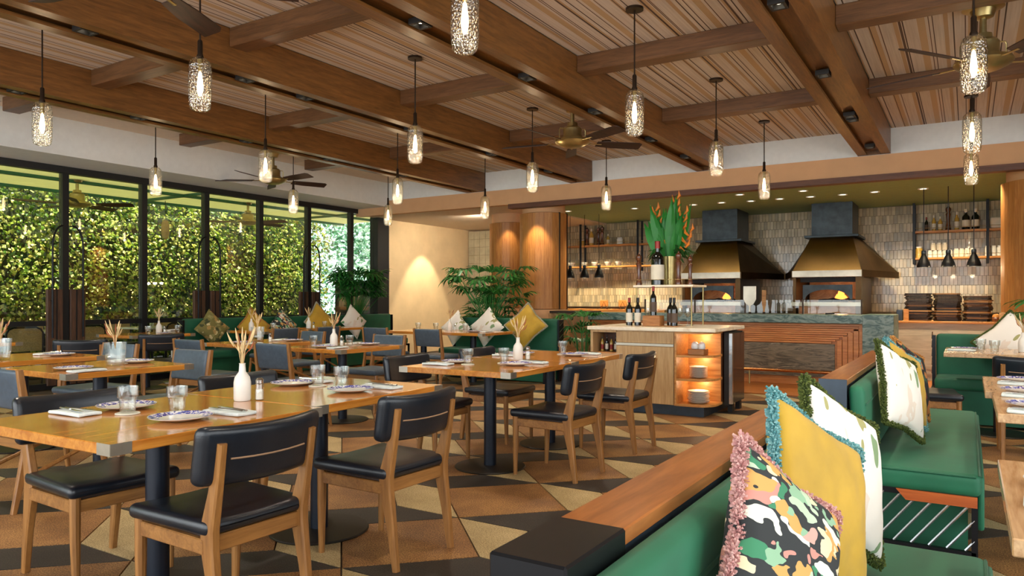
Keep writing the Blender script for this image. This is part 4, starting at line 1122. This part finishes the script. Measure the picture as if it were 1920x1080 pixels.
# ================================================================ right back counter with stacked boards
t = thing('boards_counter', 'grey panelled back counter carrying three stacks of serving boards', 'counter', (0, 0, 0))
MB().box(-1.35, 3.9, 12.62, 13.3, 0, .86).obj('carcass', M['greypanel'], t, smooth=0)
MB().box(-1.37, 3.9, 12.58, 13.32, .86, .89, .003).obj('timber_top', M['oakwarm'], t, smooth=0)
for x0 in (-1.0, -.25, .5, 1.25):
    MB().box(x0, x0 + .68, 12.605, 12.62, .1, .76).obj('panel_frame', M['greypanel'], t, smooth=0)
    MB().box(x0 + .08, x0 + .6, 12.595, 12.61, .18, .68).obj('panel_field', M['greypanel'], t, smooth=0)
bm = []
for k in range(4):
    r = random.Random(40 + k); pts = []
    for i in range(14):
        a = 2 * math.pi * i / 14; e = .86 * (abs(math.cos(a)) ** 4 + abs(math.sin(a)) ** 4) ** -.25
        pts.append((.215 * e * math.cos(a) * r.uniform(.9, 1.04), .15 * e * math.sin(a) * r.uniform(.88, 1.05), 0))
    bm.append(MB().prism(pts, (0, 0, .0185)).mesh('serving_board', M['board'], 0))
r = random.Random(9)
for si, (u, n_) in enumerate(((1722, 21), (1776, 21), (1833, 19))):
    x0 = onY(u, 590, 12.95)[0]
    for i in range(n_):
        o = link('serving_board', bm[r.randrange(4)], None, (x0 + r.uniform(-.012, .012), 12.95 + r.uniform(-.01, .01), .8905 + i * .0202), r.uniform(-.06, .06) + (math.pi if r.random() < .5 else 0))
        tag(o, 'dark live edge serving board in the %s stack on the grey counter' % ('marble post side', 'middle', 'column side')[si], 'serving board', 'boards in the %s stack' % ('marble side', 'middle', 'column side')[si])

# ================================================================ pizza ovens with hoods
def oven(label, xc, name='pizza_oven'):
    t = thing(name, label, 'oven', (xc, 0, 0))
    fw, y0, y1 = .55, 13.6, 15.2
    # hood: front face, slanted sides, rim
    zb, zt = 1.72, 2.33
    bot = [(-fw, y0, zb), (fw, y0, zb), (.98, y1, zb), (-.98, y1, zb)]
    top = [(-.35, y0 + .55, zt), (.35, y0 + .55, zt), (.40, y1 - .1, zt), (-.40, y1 - .1, zt)]
    def face_plate(a, b, c, d, nm, mat):
        n = (Vector(b) - Vector(a)).cross(Vector(d) - Vector(a)).normalized()
        MB().prism([a, b, c, d], n * -.02).obj(nm, M[mat], t, smooth=0)
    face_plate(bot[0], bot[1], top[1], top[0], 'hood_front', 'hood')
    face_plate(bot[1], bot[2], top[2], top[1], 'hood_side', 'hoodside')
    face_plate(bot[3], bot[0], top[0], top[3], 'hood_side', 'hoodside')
    MB().box(-fw - .01, fw + .01, y0 - .02, y0 + .02, zb - .115, zb, .004).obj('hood_rim', M['steel'], t, smooth=0)
    for sx in (-1, 1):
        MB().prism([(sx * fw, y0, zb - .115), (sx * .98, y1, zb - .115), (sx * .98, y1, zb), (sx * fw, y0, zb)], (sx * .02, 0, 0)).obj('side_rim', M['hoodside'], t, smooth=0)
    MB().box(-.45, .45, y0 + .5, y1 - .05, zt, zt + .045, .005).obj('chimney_collar', M['hooddark'], t, smooth=0)
    MB().box(-.34, .34, y0 + .6, y1 - .15, zt + .045, 2.958).obj('chimney', M['hooddark'], t, smooth=0)
    # oven body with arched mouth
    for sx in (-1, 1):
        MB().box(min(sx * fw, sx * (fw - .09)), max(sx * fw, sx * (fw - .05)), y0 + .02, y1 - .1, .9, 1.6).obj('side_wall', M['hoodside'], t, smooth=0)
    MB().box(-fw + .09, fw - .09, y0 + .2, y0 + .24, 1.52, 1.6).obj('mouth_header', M['iron'], t, smooth=0)
    arch = [(-.40, y0 + .1, 1.22), (-.40, y0 + .1, 1.47), (.40, y0 + .1, 1.47), (.40, y0 + .1, 1.22)]
    inner = [(.36 * math.cos(a), y0 + .1, 1.22 + .17 * math.sin(a)) for a in [math.pi * k / 14 for k in range(15)]]
    m = MB(); n = len(inner)
    outer = [(.40 * max(-1, min(1, 1.5 * math.cos(a))), y0 + .1, 1.22 + .25 * min(1, 1.7 * math.sin(a))) for a in [math.pi * k / 14 for k in range(15)]]
    for k in range(n - 1):
        m.prism([inner[k], outer[k], outer[k + 1], inner[k + 1]], (0, .04, 0))
    m.obj('mouth_arch', M['hooddark'], t)
    MB().box(-fw + .09, fw - .09, y1 - .5, y1 - .45, .9, 1.6).obj('chamber_back', M['brownstone'], t, smooth=0)
    MB().box(-fw + .09, fw - .09, y0 + .14, y1 - .45, 1.585, 1.6).obj('chamber_roof', M['iron'], t, smooth=0)
    MB().box(-fw + .09, fw - .09, y0 + .05, y1 - .45, .9, 1.16).obj('hearth', M['brownstone'], t, smooth=0)
    MB().box(-fw - .02, fw + .02, y0 - .04, y0 + .05, 1.1, 1.17, .003).obj('hearth_lip', M['steel'], t, smooth=0)
    MB().box(-fw, fw, y0 + .04, y1, .02, .9).obj('oven_base', M['greystone'], t, smooth=0)
    return t
for xc, lb in ((-4.1, 'left'), (-2.08, 'right')):
    oven('pizza oven under a bronzed hood, %s' % ('beside the heliconia vase' if lb == 'left' else 'beside the boards counter'), xc)
    where = 'in the oven beside the heliconia vase' if lb == 'left' else 'in the oven beside the boards counter'
    r = random.Random(5)
    for k in range(4):
        x = xc - .05 + k * .11
        yk = 13.86 + .085 * k
        o = MB().tube([(x - .12, yk, 1.193), (x, yk, 1.197 + .02 * (k % 2)), (x + .12, yk, 1.193)], [.024, .03, .026], 8).obj('charred_log', M['iron'])
        tag(o, 'charred black log ' + where, 'log', 'logs ' + where)
    fm = MB()
    for k in range(5):
        x = xc + .08 + .035 * k; h = (.12, .2, .26, .18, .1)[k]
        fm.lathe([(0, 0), (.03, .02), (.035, .06), (.018, h * .7), (0, h)], 8, (x, 14.25, 1.2))
    tag(fm.obj('fire', M['flame']), 'orange flames burning ' + where, 'fire')
    point((xc + .15, 14.2, 1.36), 6, (1, .5, .18), .05)

# ================================================================ wall shelves
def shelf_unit(name, label, x0, x1, zs, posts, y=15.35):
    t = thing(name, label, 'shelf', (0, 0, 0))
    for z in zs:
        MB().box(x0, x1, y - .26, y, z - .035, z, .003).obj('shelf_board', M['oakwarm'], t, smooth=0)
        MB().tube([(x0, y - .25, z + .05), (x1, y - .25, z + .05)], .004, 5).obj('guard_wire', M['brass'], t)
    for x in posts:
        for yy in (y - .27, y - .02): MB().box(x - .02, x + .02, yy - .015, yy + .015, zs[-1] - .12, 2.955).obj('hanger_post', M['blackmetal'], t, smooth=0)
    return t
ZS = (2.45, 1.97)
shelf_unit('oak_shelf', 'two tier oak shelf on black hangers over the boards counter', -.85, .62, ZS, (-.83, .29))
shelf_unit('oak_shelf', 'two tier oak shelf on black hangers in the warm tiled niche', -8.6, -5.8, ZS, (-7.55, -6.15))
def bottle_mb(r, h, neck): return MB().lathe([(0, 0), (r, 0), (r, h * .58), (r * .95, h * .64), (neck, h * .76), (neck, h * .97), (neck * 1.2, h), (0, h)], 16)
def wine(label, x, y, z, r=.038, h=.31, lab='winelabel', foil='foilred', group=None, mat='bottle'):
    t = thing('wine_bottle', label, 'bottle', (x, y, z + .0015), 0, group)
    bottle_mb(r, h, r * .36).obj('glass', M[mat], t)
    MB().lathe([(r * 1.012, h * .12), (r * 1.012, h * .46)], 16, cap=False).obj('paper_label', M[lab], t)
    MB().lathe([(r * .42, h * .84), (r * .43, h * 1.005), (0, h * 1.01)], 12).obj('foil', M[foil], t)
    return t
def mill(label, x, y, z, h=.35, r=.03, group=None):
    t = thing('pepper_mill', label, 'pepper mill', (x, y, z + .0015), 0, group)
    MB().lathe([(0, 0), (r, 0), (r * 1.05, h * .04), (r * .9, h * .1), (r * .62, h * .3), (r * .75, h * .55), (r * .95, h * .66), (r * .6, h * .72), (0, h * .72)], 16).obj('body', M['mill'], t)
    MB().lathe([(0, h * .72), (r * .6, h * .72), (r * .95, h * .8), (r * .98, h * .88), (r * .6, h * .93), (r * .3, h * .95), (r * .35, h * .98), (0, h)], 16).obj('knob', M['mill'], t)
    return t
yS = 15.2
def sx(u): return onY(u, 400, yS)[0]
wine('small dark bottle with red label on the upper boards-counter shelf', sx(1737), yS, ZS[0], .03, .25, 'darklabel', 'foilred')
wine('slim amber oil bottle with cream label on the upper boards-counter shelf', sx(1751), yS, ZS[0], .032, .28, 'winelabel', 'winelabel', None, 'oil')
wine('squat amber oil bottle on the upper boards-counter shelf', sx(1763), yS, ZS[0], .036, .25, 'winelabel', 'winelabel', None, 'oil')
mill('tall dark pepper mill on the upper boards-counter shelf', sx(1778), yS, ZS[0], .44, .045)
wine('pale gold bottle beside the pepper mill on the boards-counter shelf', sx(1794), yS, ZS[0], .036, .32, 'winelabel', 'winelabel', None, 'oil')
for u in (1811, 1829): wine('large black wine bottle with white label on the upper boards-counter shelf', sx(u), yS, ZS[0], .06, .36, 'winelabel', 'winelabel', 'large bottles on boards shelf')
def jar(label, x, z, r=.05, h=.12, mat='salt', group=None, y=None):
    t = thing('storage_jar', label, 'jar', (x, y or yS, z + .0015), 0, group)
    MB().lathe([(0, 0), (r, 0), (r, h * .8), (r * .8, h * .88), (0, h * .88)], 14).obj('body', M[mat], t)
    MB().lathe([(0, h * .88), (r * .86, h * .88), (r * .86, h), (0, h)], 14).obj('lid', M['porcelain'], t); return t
jar('brown spice jar at the post end of the lower boards shelf', sx(1723), ZS[1], .06, .2, 'oil')
for k in range(5): jar('white storage jar in the bottom row of the lower boards shelf', sx(1744) + k * .077, ZS[1], .036, .13, 'salt', 'white jars bottom row')
for k in range(3): jar('cream storage jar stacked on the white jars', sx(1750) + k * .088, ZS[1] + .132, .04, .13, 'winelabel', 'cream jars on top')
for k in range(4): jar('cream square jar in the middle of the lower boards shelf', sx(1793) + k * .081, ZS[1], .038, .15, 'winelabel', 'cream jars middle')
for k in range(3): jar('glass jar beside the post on the lower boards shelf', sx(1852) + k * .088, ZS[1], .042, .18, 'vase', 'jars right of post')
o = MB().rbox(sx(1856), sx(1856) + .3, yS - .07, yS + .08, ZS[0] + .002, ZS[0] + .2, .04, 3, 1).obj('bread_loaf_box', M['winelabel']); tag(o, 'cream wrapped loaf box on the upper boards shelf past the post', 'box')
for u, h in ((1101, .36), (1122, .36), (1129, .38)): mill('dark pepper mill on the upper niche shelf', sx(u), yS, ZS[0], h + .06, .045, 'mills on niche shelf')
wine('golden oil bottle on the upper niche shelf', sx(1109), yS, ZS[0], .05, .38, 'winelabel', 'winelabel', None, 'oil')
wine('small amber bottle on the upper niche shelf', sx(1140), yS, ZS[0], .035, .24, 'winelabel', 'winelabel', None, 'oil')
jar('short white pot on the upper niche shelf', sx(1162), ZS[0], .07, .15, 'porcelain')
jar('tan pot on the upper niche shelf by the post', sx(1091), ZS[0], .07, .13, 'oil')
bowl = MB().lathe([(0, .006), (.042, 0), (.058, .02), (.082, .085), (.085, .095), (.076, .09), (.052, .03), (0, .02)], 20).mesh('bowl', M['porcelain'])
for k, u in enumerate((1057, 1072, 1095, 1115, 1140, 1160)):
    tag(link('bowl', bowl, None, (sx(u), yS, ZS[1] + .002)), 'white bowl on the lower niche shelf', 'bowl', 'bowls on niche shelf')
o = MB().box(-8.6, -6.1, 15.15, 15.4, 1.02, 1.05).obj('trim_ledge', M['bronze']); o['kind'] = 'structure'
struct('trim_10', MB().box(-8.6, -5.36, 14.6, 15.4, .92, 1.0), M['oakwarm'], smooth=0)
for x in (-6.9, -6.45):
    t = thing('easel_stand', 'small dark easel stand on the niche ledge', 'stand', (x, 14.95, 1.0), 0, 'niche easels')
    MB().tube([(-.08, 0, 0), (0, 0, .16), (.08, 0, 0)], .014, 6).obj('legs', M['mill'], t)
    MB().box(-.10, .10, -.01, .02, .06, .2, .01).obj('board', M['oakwarm'], t)

# heat lamps on cords
hl = thing('heat_lamp', 'x', 'heat lamp')
MB().lathe([(.095, 0), (.098, .02), (.085, .07), (.05, .15), (.032, .19), (.03, .26), (.0, .265)], 22, cap=False).obj('bell_shade', M['blackmetal'], hl)
MB().lathe([(.028, .2), (.034, .21), (.034, .25), (.028, .26)], 14).obj('collar', M['greymetal'], hl)
MB().cyl(0, 0, .26, 1.305, .006, None, 6).obj('cord', M['blackmetal'], hl)
MB().lathe([(0, .02), (.04, .04), (.05, .07), (.03, .13), (0, .15)], 12).obj('bulb', M['bulb'], hl)
HL = Proto(hl)
for u in (1069, 1096, 1123):
    x, z = onY(u, 524, 13.6); HL.put((x, 13.6, 1.66), 0, 'black bell heat lamp on a cord over the niche pass', 'niche heat lamps'); point((x, 13.6, 1.70), 5)
for u in (1732, 1778, 1826):
    x, z = onY(u, 521, 13.1); HL.put((x, 13.1, 1.72), 0, 'black bell heat lamp on a cord over the serving boards', 'board heat lamps'); point((x, 13.1, 1.70), 5)

# ================================================================ serving island
iy, ix0, ix1 = 7.40, -3.58, -2.22
t = thing('serving_island', 'oak serving island with cream marble top, open lit shelves and dark plinth', 'island', (0, 0, 0))
MB().box(ix0 - .03, ix1 + .05, iy - .03, 8.52, .885, .925, .006).obj('marble_top', M['marbletop'], t, smooth=0)
MB().box(ix0 + .04, ix1 - .1, iy + .08, 8.42, 0, .11).obj('plinth', M['greymetal'], t, smooth=0)
MB().box(-3.27, -2.62, iy, iy + .02, .115, .72, .002).obj('door', M['oak'], t, smooth=0)
dr = MB().box(-3.27, -2.62, iy, iy + .02, .755, .87, .002).obj('drawer', M['oak'], t, smooth=0)
MB().box(-3.27, -2.62, iy - .002, iy + .03, .725, .75).obj('pull_channel', M['steel'], dr, smooth=0)
MB().box(-3.27, -2.60, iy + .02, 8.45, .11, .885).obj('carcass', M['oak'], t, smooth=0)
MB().box(ix0, -3.55, iy, 8.45, .11, .885).obj('left_side', M['oak'], t, smooth=0)
MB().box(-3.55, -3.27, iy + .3, 8.45, .11, .885).obj('niche_back', M['darkwood'], t, smooth=0)
MB().box(-3.55, -3.27, iy, iy + .3, .62, .64).obj('niche_shelf', M['oakwarm'], t, smooth=0)
MB().box(-3.55, -3.27, iy, iy + .02, .11, .6).obj('niche_door', M['oak'], t, smooth=0)
MB().box(-3.55, -3.27, iy, iy + .3, .86, .885).obj('niche_top', M['oak'], t, smooth=0)
MB().box(-2.61, -2.59, iy, iy + .42, .11, .885).obj('shelf_side', M['oakwarm'], t, smooth=0)
MB().box(-2.6, ix1 - .02, iy + .40, iy + .42, .11, .885).obj('shelf_back', M['oakwarm'], t, smooth=0)
def rshelf(z, nm):
    pts = [(-2.59, iy), (ix1 - .2, iy)] + [(ix1 - .2 + .2 * math.sin(a), iy + .2 - .2 * math.cos(a)) for a in [math.pi / 2 * k / 6 for k in range(1, 7)]] + [(ix1, iy + .4), (-2.59, iy + .4)]
    o = MB().prism([(x, y, z - .022) for x, y in pts], (0, 0, .022)).obj(nm, M['oakwarm'], t, smooth=0)
    return o
for z in (.13, .395, .64, .885): rshelf(z, 'rounded_shelf')
for z in (.37, .615, .86):
    MB().box(-2.57, ix1 - .1, iy + .36, iy + .395, z - .012, z - .002).obj('led_strip', M['shelfglow'], t, smooth=0)
    a = area  # warm shelf glow
    point((-2.42, iy + .3, z - .05), 1.0, (1, .74, .45), .02)
MB().box(ix1 - .12, ix1 - .02, iy + .42, 8.45, .11, .885).obj('right_side', M['darkwood'], t, smooth=0)
cool = thing('wine_cooler', 'black glass fronted wine cooler at the end of the serving island', 'wine cooler', (0, 0, 0))
M['blackglass'] = plain('black_glass', '#1c100a', .22, coat=.25, vary=.05)
MB().box(ix1 + .0, ix1 + .05, iy + .46, 8.42, .09, .87).obj('cabinet', M['iron'], cool, smooth=0)
MB().box(ix1 + .05, ix1 + .075, iy + .50, 8.40, .10, .86, .004).obj('glass_door', M['blackglass'], cool, smooth=0)
MB().box(ix1 + .05, ix1 + .09, iy + .455, iy + .49, .10, .86, .004).obj('edge_trim', M['chrome'], cool, smooth=0)
for y in (iy + .6, 8.3): MB().box(ix1 + .01, ix1 + .06, y - .04, y + .04, 0.002, .09).obj('foot', M['iron'], cool, smooth=0)
# stacked plates on the shelves
pm = MB().lathe([(0, .003), (.05, 0), (.07, .004), (.095, .012), (.096, .014), (.068, .007), (0, .006)], 24).mesh('stack_plate', M['porcelain'])
for k in range(12): tag(link('stack_plate', pm, None, (-2.41, iy + .18, .397 + k * .0095)), 'white plate in the even stack on the middle lit shelf', 'plate', 'plates on middle shelf')
pm2 = MB().lathe([(0, .003), (.06, 0), (.08, .004), (.112, .018), (.113, .021), (.078, .009), (0, .007)], 24).mesh('stack_plate', M['porcelain'])
for k in range(9): tag(link('stack_plate', pm2, None, (-2.41 + .006 * math.sin(k * 2), iy + .18, .132 + k * .0135)), 'white rimmed plate in the wavy stack on the bottom lit shelf', 'plate', 'plates on bottom shelf')
o = MB().box(-2.50, -2.33, iy + .10, iy + .26, .642, .70, .003).obj('bread_box', M['boxwood']); tag(o, 'small wooden box on the top lit shelf of the island', 'box')
mm = MB().lathe([(0, 0), (.065, 0), (.072, .03), (.06, .07), (.03, .09), (0, .095)], 16).mesh('white_bowl', M['porcelain'])
for k in range(2): tag(link('white_bowl', mm, None, (-2.45 + k * .075, iy + .18, .702), 0), 'upturned white bowl in the small wooden box', 'bowl', 'bowls in wooden box').scale = (.55, .55, .8)
# bottles in the left niche
for k in range(4): wine('tiny spirit bottle in the island niche', -3.50 + k * .055, iy + .14, .642, .018, .16 + .02 * (k % 2), ('foilred', 'winelabel')[k % 2], 'foildark', 'niche spirit bottles', ('oil', 'bottle')[k % 2])
# on top: bottles, crate, upper stand
zt = .927
def ipx(u, y): return onY(u, 580, y)[0]
yb = 7.75
for u in (1180, 1196): wine('red wine bottle with white label at the marble edge of the island', ipx(u, yb), yb, zt, .038, .31, 'winelabel', 'foilred' if u == 1180 else 'foildark', 'white label wines')
for u in (1257, 1264): wine('dark red wine bottle with brown label beside the crate', ipx(u, yb + (.1 if u == 1257 else 0)), yb + (.1 if u == 1257 else 0), zt, .038, .31, 'darklabel', 'foildark', 'brown label wines')
xc = ipx(1225, yb)
o = MB().box(xc - .1, xc + .1, yb - .07, yb + .07, zt, zt + .115, .003)
for z in (.03, .07): o.box(xc - .103, xc + .103, yb - .073, yb + .073, zt + z, zt + z + .008)
tag(o.obj('wooden_crate', M['boxwood'], smooth=0), 'small wooden crate on the island under a wine bottle', 'crate')
wine('wine bottle standing on the small wooden crate', xc, yb, zt + .117, .036, .32, 'darklabel', 'foilred')
tray = MB().box(ipx(1240, yb), ipx(1275, yb), yb - .1, yb + .2, zt, zt + .003); tag(tray.obj('slate_tray', M['oakwarm'], smooth=0), 'thin wooden tray under the brown label bottles', 'tray')
ys_ = 8.2
st = thing('display_stand', 'white topped metal display stand on the island holding mills and flowers', 'stand', (0, 0, zt))
xl, xr = ipx(1190, ys_ - .2), ipx(1302, ys_ - .2)
MB().box(xl, xr, ys_ - .25, ys_ + .25, .435, .46, .004).obj('stand_top', M['marbletop'], st, smooth=0)
for x in (xl + .03, xr - .03):
    for y in (ys_ - .21, ys_ + .21): MB().cyl(x, y, 0, .435, .009, None, 8).obj('stand_leg', M['brass'], st)
MB().tube([(xl + .01, ys_ - .24, .52), (xr - .01, ys_ - .24, .52)], .003, 5).obj('guard_wire', M['brass'], st)
zs = zt + .461
wine('huge wine bottle with large white label on the display stand', ipx(1233, ys_ - .15), ys_ - .15, zs, .075, .5, 'winelabel', 'foilred')
mill('tall dark pepper mill at the left corner of the display stand', ipx(1198, ys_ - .1), ys_ - .1, zs, .38, .036)
mill('tall dark pepper mill beside the flower vase on the display stand', ipx(1272, ys_ - .19), ys_ - .19, zs, .38, .036)
mill('reddish pepper mill at the oven corner of the display stand', ipx(1294, ys_ - .1), ys_ - .1, zs, .34, .03)
for k, u in enumerate((1215, 1274, 1289)):
    t = thing('wine_glass', 'x', 'wine glass', (ipx(u, 8.0), 8.0, zt)); t['label'] = 'clear stemmed wine glass behind the bottles on the island'; t['group'] = 'island wine glasses'
    MB().lathe([(0, 0), (.034, 0), (.034, .002), (.004, .006), (.0035, .09), (.03, .12), (.038, .15), (.032, .2), (.030, .2), (.036, .15), (.028, .122), (0, .1)], 16).obj('bowl_and_stem', M['glassware'], t)
# heliconia arrangement
vx, vy = ipx(1256, ys_ + .13), ys_ + .13
o = MB().lathe([(0, 0), (.075, 0), (.08, .1), (.09, .34), (.086, .34), (.07, .1), (0, .02)], 20).obj('tall_vase', M['brass'], None, (vx, vy, zs)); tag(o, 'tall brass vase on the display stand holding heliconias', 'vase')
hb = thing('heliconia_bouquet', 'tall heliconia bouquet with orange bracts and broad green leaves in the brass vase', 'flowers', (vx, vy, zs + .2))
r = random.Random(31)
def bigleaf(base, tip, w, bend):
    base, tip = Vector(base), Vector(tip); d = tip - base; sd = d.cross(Vector((0, -1, 0.1))).normalized(); n_ = sd.cross(d).normalized()
    vs, fs = [], []
    for i in range(9):
        q = i / 8; c = base + d * q + n_ * bend * math.sin(q * 3.1); ww = w * max(.02, math.sin(min(1, q * 1.02 + .06) * math.pi) ** .7)
        vs += [c - sd * ww + n_ * .02, c, c + sd * ww + n_ * .02]
    for i in range(8):
        a = i * 3; fs += [(a, a + 1, a + 4, a + 3), (a + 1, a + 2, a + 5, a + 4)]
    return MB().add(vs, fs)
for i in range(13):
    x = -.27 + .54 * i / 12 + r.uniform(-.03, .03); h = .82 - .45 * abs(x) + r.uniform(-.2, .05)
    m = bigleaf((x * .2, r.uniform(-.04, .04), .08), (x, r.uniform(-.12, -.02), h + .04), .066, .03); m.obj('broad_leaf', M['heliconialeaf'], hb)
for i in range(5):
    x = (-.16, .02, .1, .2, .27)[i]; h = (.72, .52, .84, .66, .45)[i]
    m = MB().tube([(x * .1, .0, .05), (x * .6, -.03, h * .6), (x, -.05, h)], [.008, .007, .005], 6)
    m.obj('flower_stalk', M['heliconialeaf'], hb)
    m = MB()
    for k in range(6):
        s_ = 1 if k % 2 else -1; zc = h - .26 + k * .045
        cx_ = x * (.5 + .5 * zc / h)
        m.tube([(cx_, -.05, zc), (cx_ + s_ * .04, -.06, zc + .04), (cx_ + s_ * .07 * (1 - k * .1), -.07, zc + .10)], [.010, .018, .002], 6)
    m.obj('orange_bract', M['bract'], hb)
for i in range(14):
    a = r.uniform(.1, math.pi - .1); o = link('palm_leaf', LEAF[i % 3], hb, (.05 * math.cos(a), .05 * math.sin(a), .14 + r.uniform(0, .1)))
    o.rotation_euler = (Matrix.Rotation(a - math.pi / 2, 3, 'Z') @ Matrix.Rotation(r.uniform(-.5, .5), 3, 'X')).to_euler(); o.scale = (1.15,) * 3

# ================================================================ terrace furniture seen through the glass
def cane_chair():
    t = thing('cane_chair', 'x', 'chair')
    p = [(-.24, -.2, 0), (-.24, -.22, .6)] + [(-.24 + .1 - .1 * math.cos(a), -.24, .74 + .1 * math.sin(a)) for a in (0.2, .8, 1.5)] + [(.24 - .1 + .1 * math.cos(a), -.24, .74 + .1 * math.sin(a)) for a in (1.5, .8, .2)] + [(.24, -.22, .6), (.24, -.2, 0)]
    MB().tube(p, .014, 8).obj('back_frame', M['blackmetal'], t)
    MB().box(-.225, .225, -.24, -.22, .5, .82).obj('cane_panel', M['rattan'], t, smooth=0)
    MB().rbox(-.24, .24, -.22, .24, .42, .46, .02, 2, 1).obj('seat', M['leather'], t)
    for sx_ in (-1, 1): MB().cyl(sx_ * .22, .21, 0, .42, .014, None, 8).obj('front_leg', M['blackmetal'], t)
    return t
CC = Proto(cane_chair())
tt = thing('terrace_table', 'x', 'table')
MB().box(-.4, .4, -.8, .8, .72, .75, .004).obj('tabletop', M['porcelain'], tt, smooth=0)
for y in (-.5, .5):
    MB().cyl(0, y, .02, .72, .035, None, 12).obj('pedestal', M['tableleg'], tt); MB().lathe([(.22, 0), (.22, .015), (0, .02)], 24).obj('base_disc', M['tablebase'], tt)
TT = Proto(tt)
for y in (3.2, 5.6, 8.0, 10.4):
    TT.put((-12.3, y, -.02), 0, 'white topped terrace table beyond the glazing', 'terrace tables')
    for yy in (y - .45, y + .45):
        CC.put((-11.6, yy, -.02), math.pi / 2, 'cane backed terrace chair beyond the glazing', 'terrace chairs')
        CC.put((-13.0, yy, -.02), -math.pi / 2, 'cane backed terrace chair between the white tables and green wall', 'terrace chairs far side')
    for yy in (-.4, .1, .5): PR['glass'].put((-12.25, y + yy, .732), 0, 'clear tumbler on a white terrace table', 'terrace glasses')
t = thing('steel_bucket', 'brushed steel bucket on the floor by the window bench end', 'bucket', (-9.9, 6.46, 0))
MB().cyl(0, 0, 0, .55, .02, None, 10).obj('stand_pole', M['steel'], t); MB().lathe([(.13, 0), (.13, .015), (0, .02)], 20).obj('stand_base', M['steel'], t)
MB().lathe([(0, .55), (.11, .55), (.13, .78), (.135, .78), (.125, .78), (.105, .56), (0, .56)], 24).obj('bucket', M['steel'], t)
t = thing('service_cart', 'dark trolley box on the terrace beside the end of the green wall', 'cart', (-12.2, 12.6, -.02))
MB().box(-.35, .35, -.3, .3, .9, 1.6, .01).obj('body', M['greymetal'], t, smooth=0)
MB().box(-.38, .38, -.33, .33, 1.6, 1.65).obj('lid', M['darkwood'], t, smooth=0)
for sx_ in (-.3, .3):
    for sy_ in (-.25, .25): MB().box(sx_ - .03, sx_ + .03, sy_ - .03, sy_ + .03, 0, .9).obj('leg', M['darkwood'], t, smooth=0)

# small things at the marble end of the boards counter
def px13(u): return onY(u, 590, 12.8)[0]
o = MB().box(px13(1687) - .042, px13(1687) + .042, 12.74, 12.86, .8905, 1.06, .006).obj('napkin_holder', M['greymetal'], None, smooth=0); tag(o, 'dark metal box beside the marble post on the boards counter', 'box')
o = MB().box(px13(1699) - .035, px13(1699) + .035, 12.76, 12.84, .8905, 1.07, .004).obj('wooden_box', M['oakwarm'], None, smooth=0); tag(o, 'narrow wooden box between the dark box and the stacked boards', 'box')
t = thing('spice_pot', 'small dark lidded pot on the boards counter by the oak column', 'pot', (px13(1868), 12.8, .8905))
MB().lathe([(0, 0), (.06, 0), (.065, .05), (.05, .07), (0, .07)], 16).obj('body', M['mill'], t)
MB().lathe([(0, .07), (.05, .07), (.045, .1), (.012, .12), (0, .12)], 16).obj('lid', M['oakwarm'], t)
t = thing('kitchen_knife', 'black handled tool resting on the marble bar counter', 'knife', (-1.62, 11.3, 1.002), .3)
MB().tube([(-.12, 0, .012), (.0, 0, .016)], [.013, .011], 8).obj('handle', M['iron'], t)
MB().prism([(0, -.012, .01), (.17, -.006, .01), (.17, .012, .01), (0, .014, .01)], (0, 0, .004)).obj('blade', M['cutlery'], t, smooth=0)
t = thing('terrace_lantern', 'grey oval lantern hanging outside before the green wall', 'lantern', (-13.3, onX(310, 420, -13.3)[0], 2.38))
MB().lathe([(0, 0), (.05, .03), (.075, .12), (.075, .28), (.05, .37), (0, .4)], 16).obj('shade', M['rattan'], t)
MB().cyl(0, 0, .4, .78, .006, None, 6).obj('cord', M['blackmetal'], t)
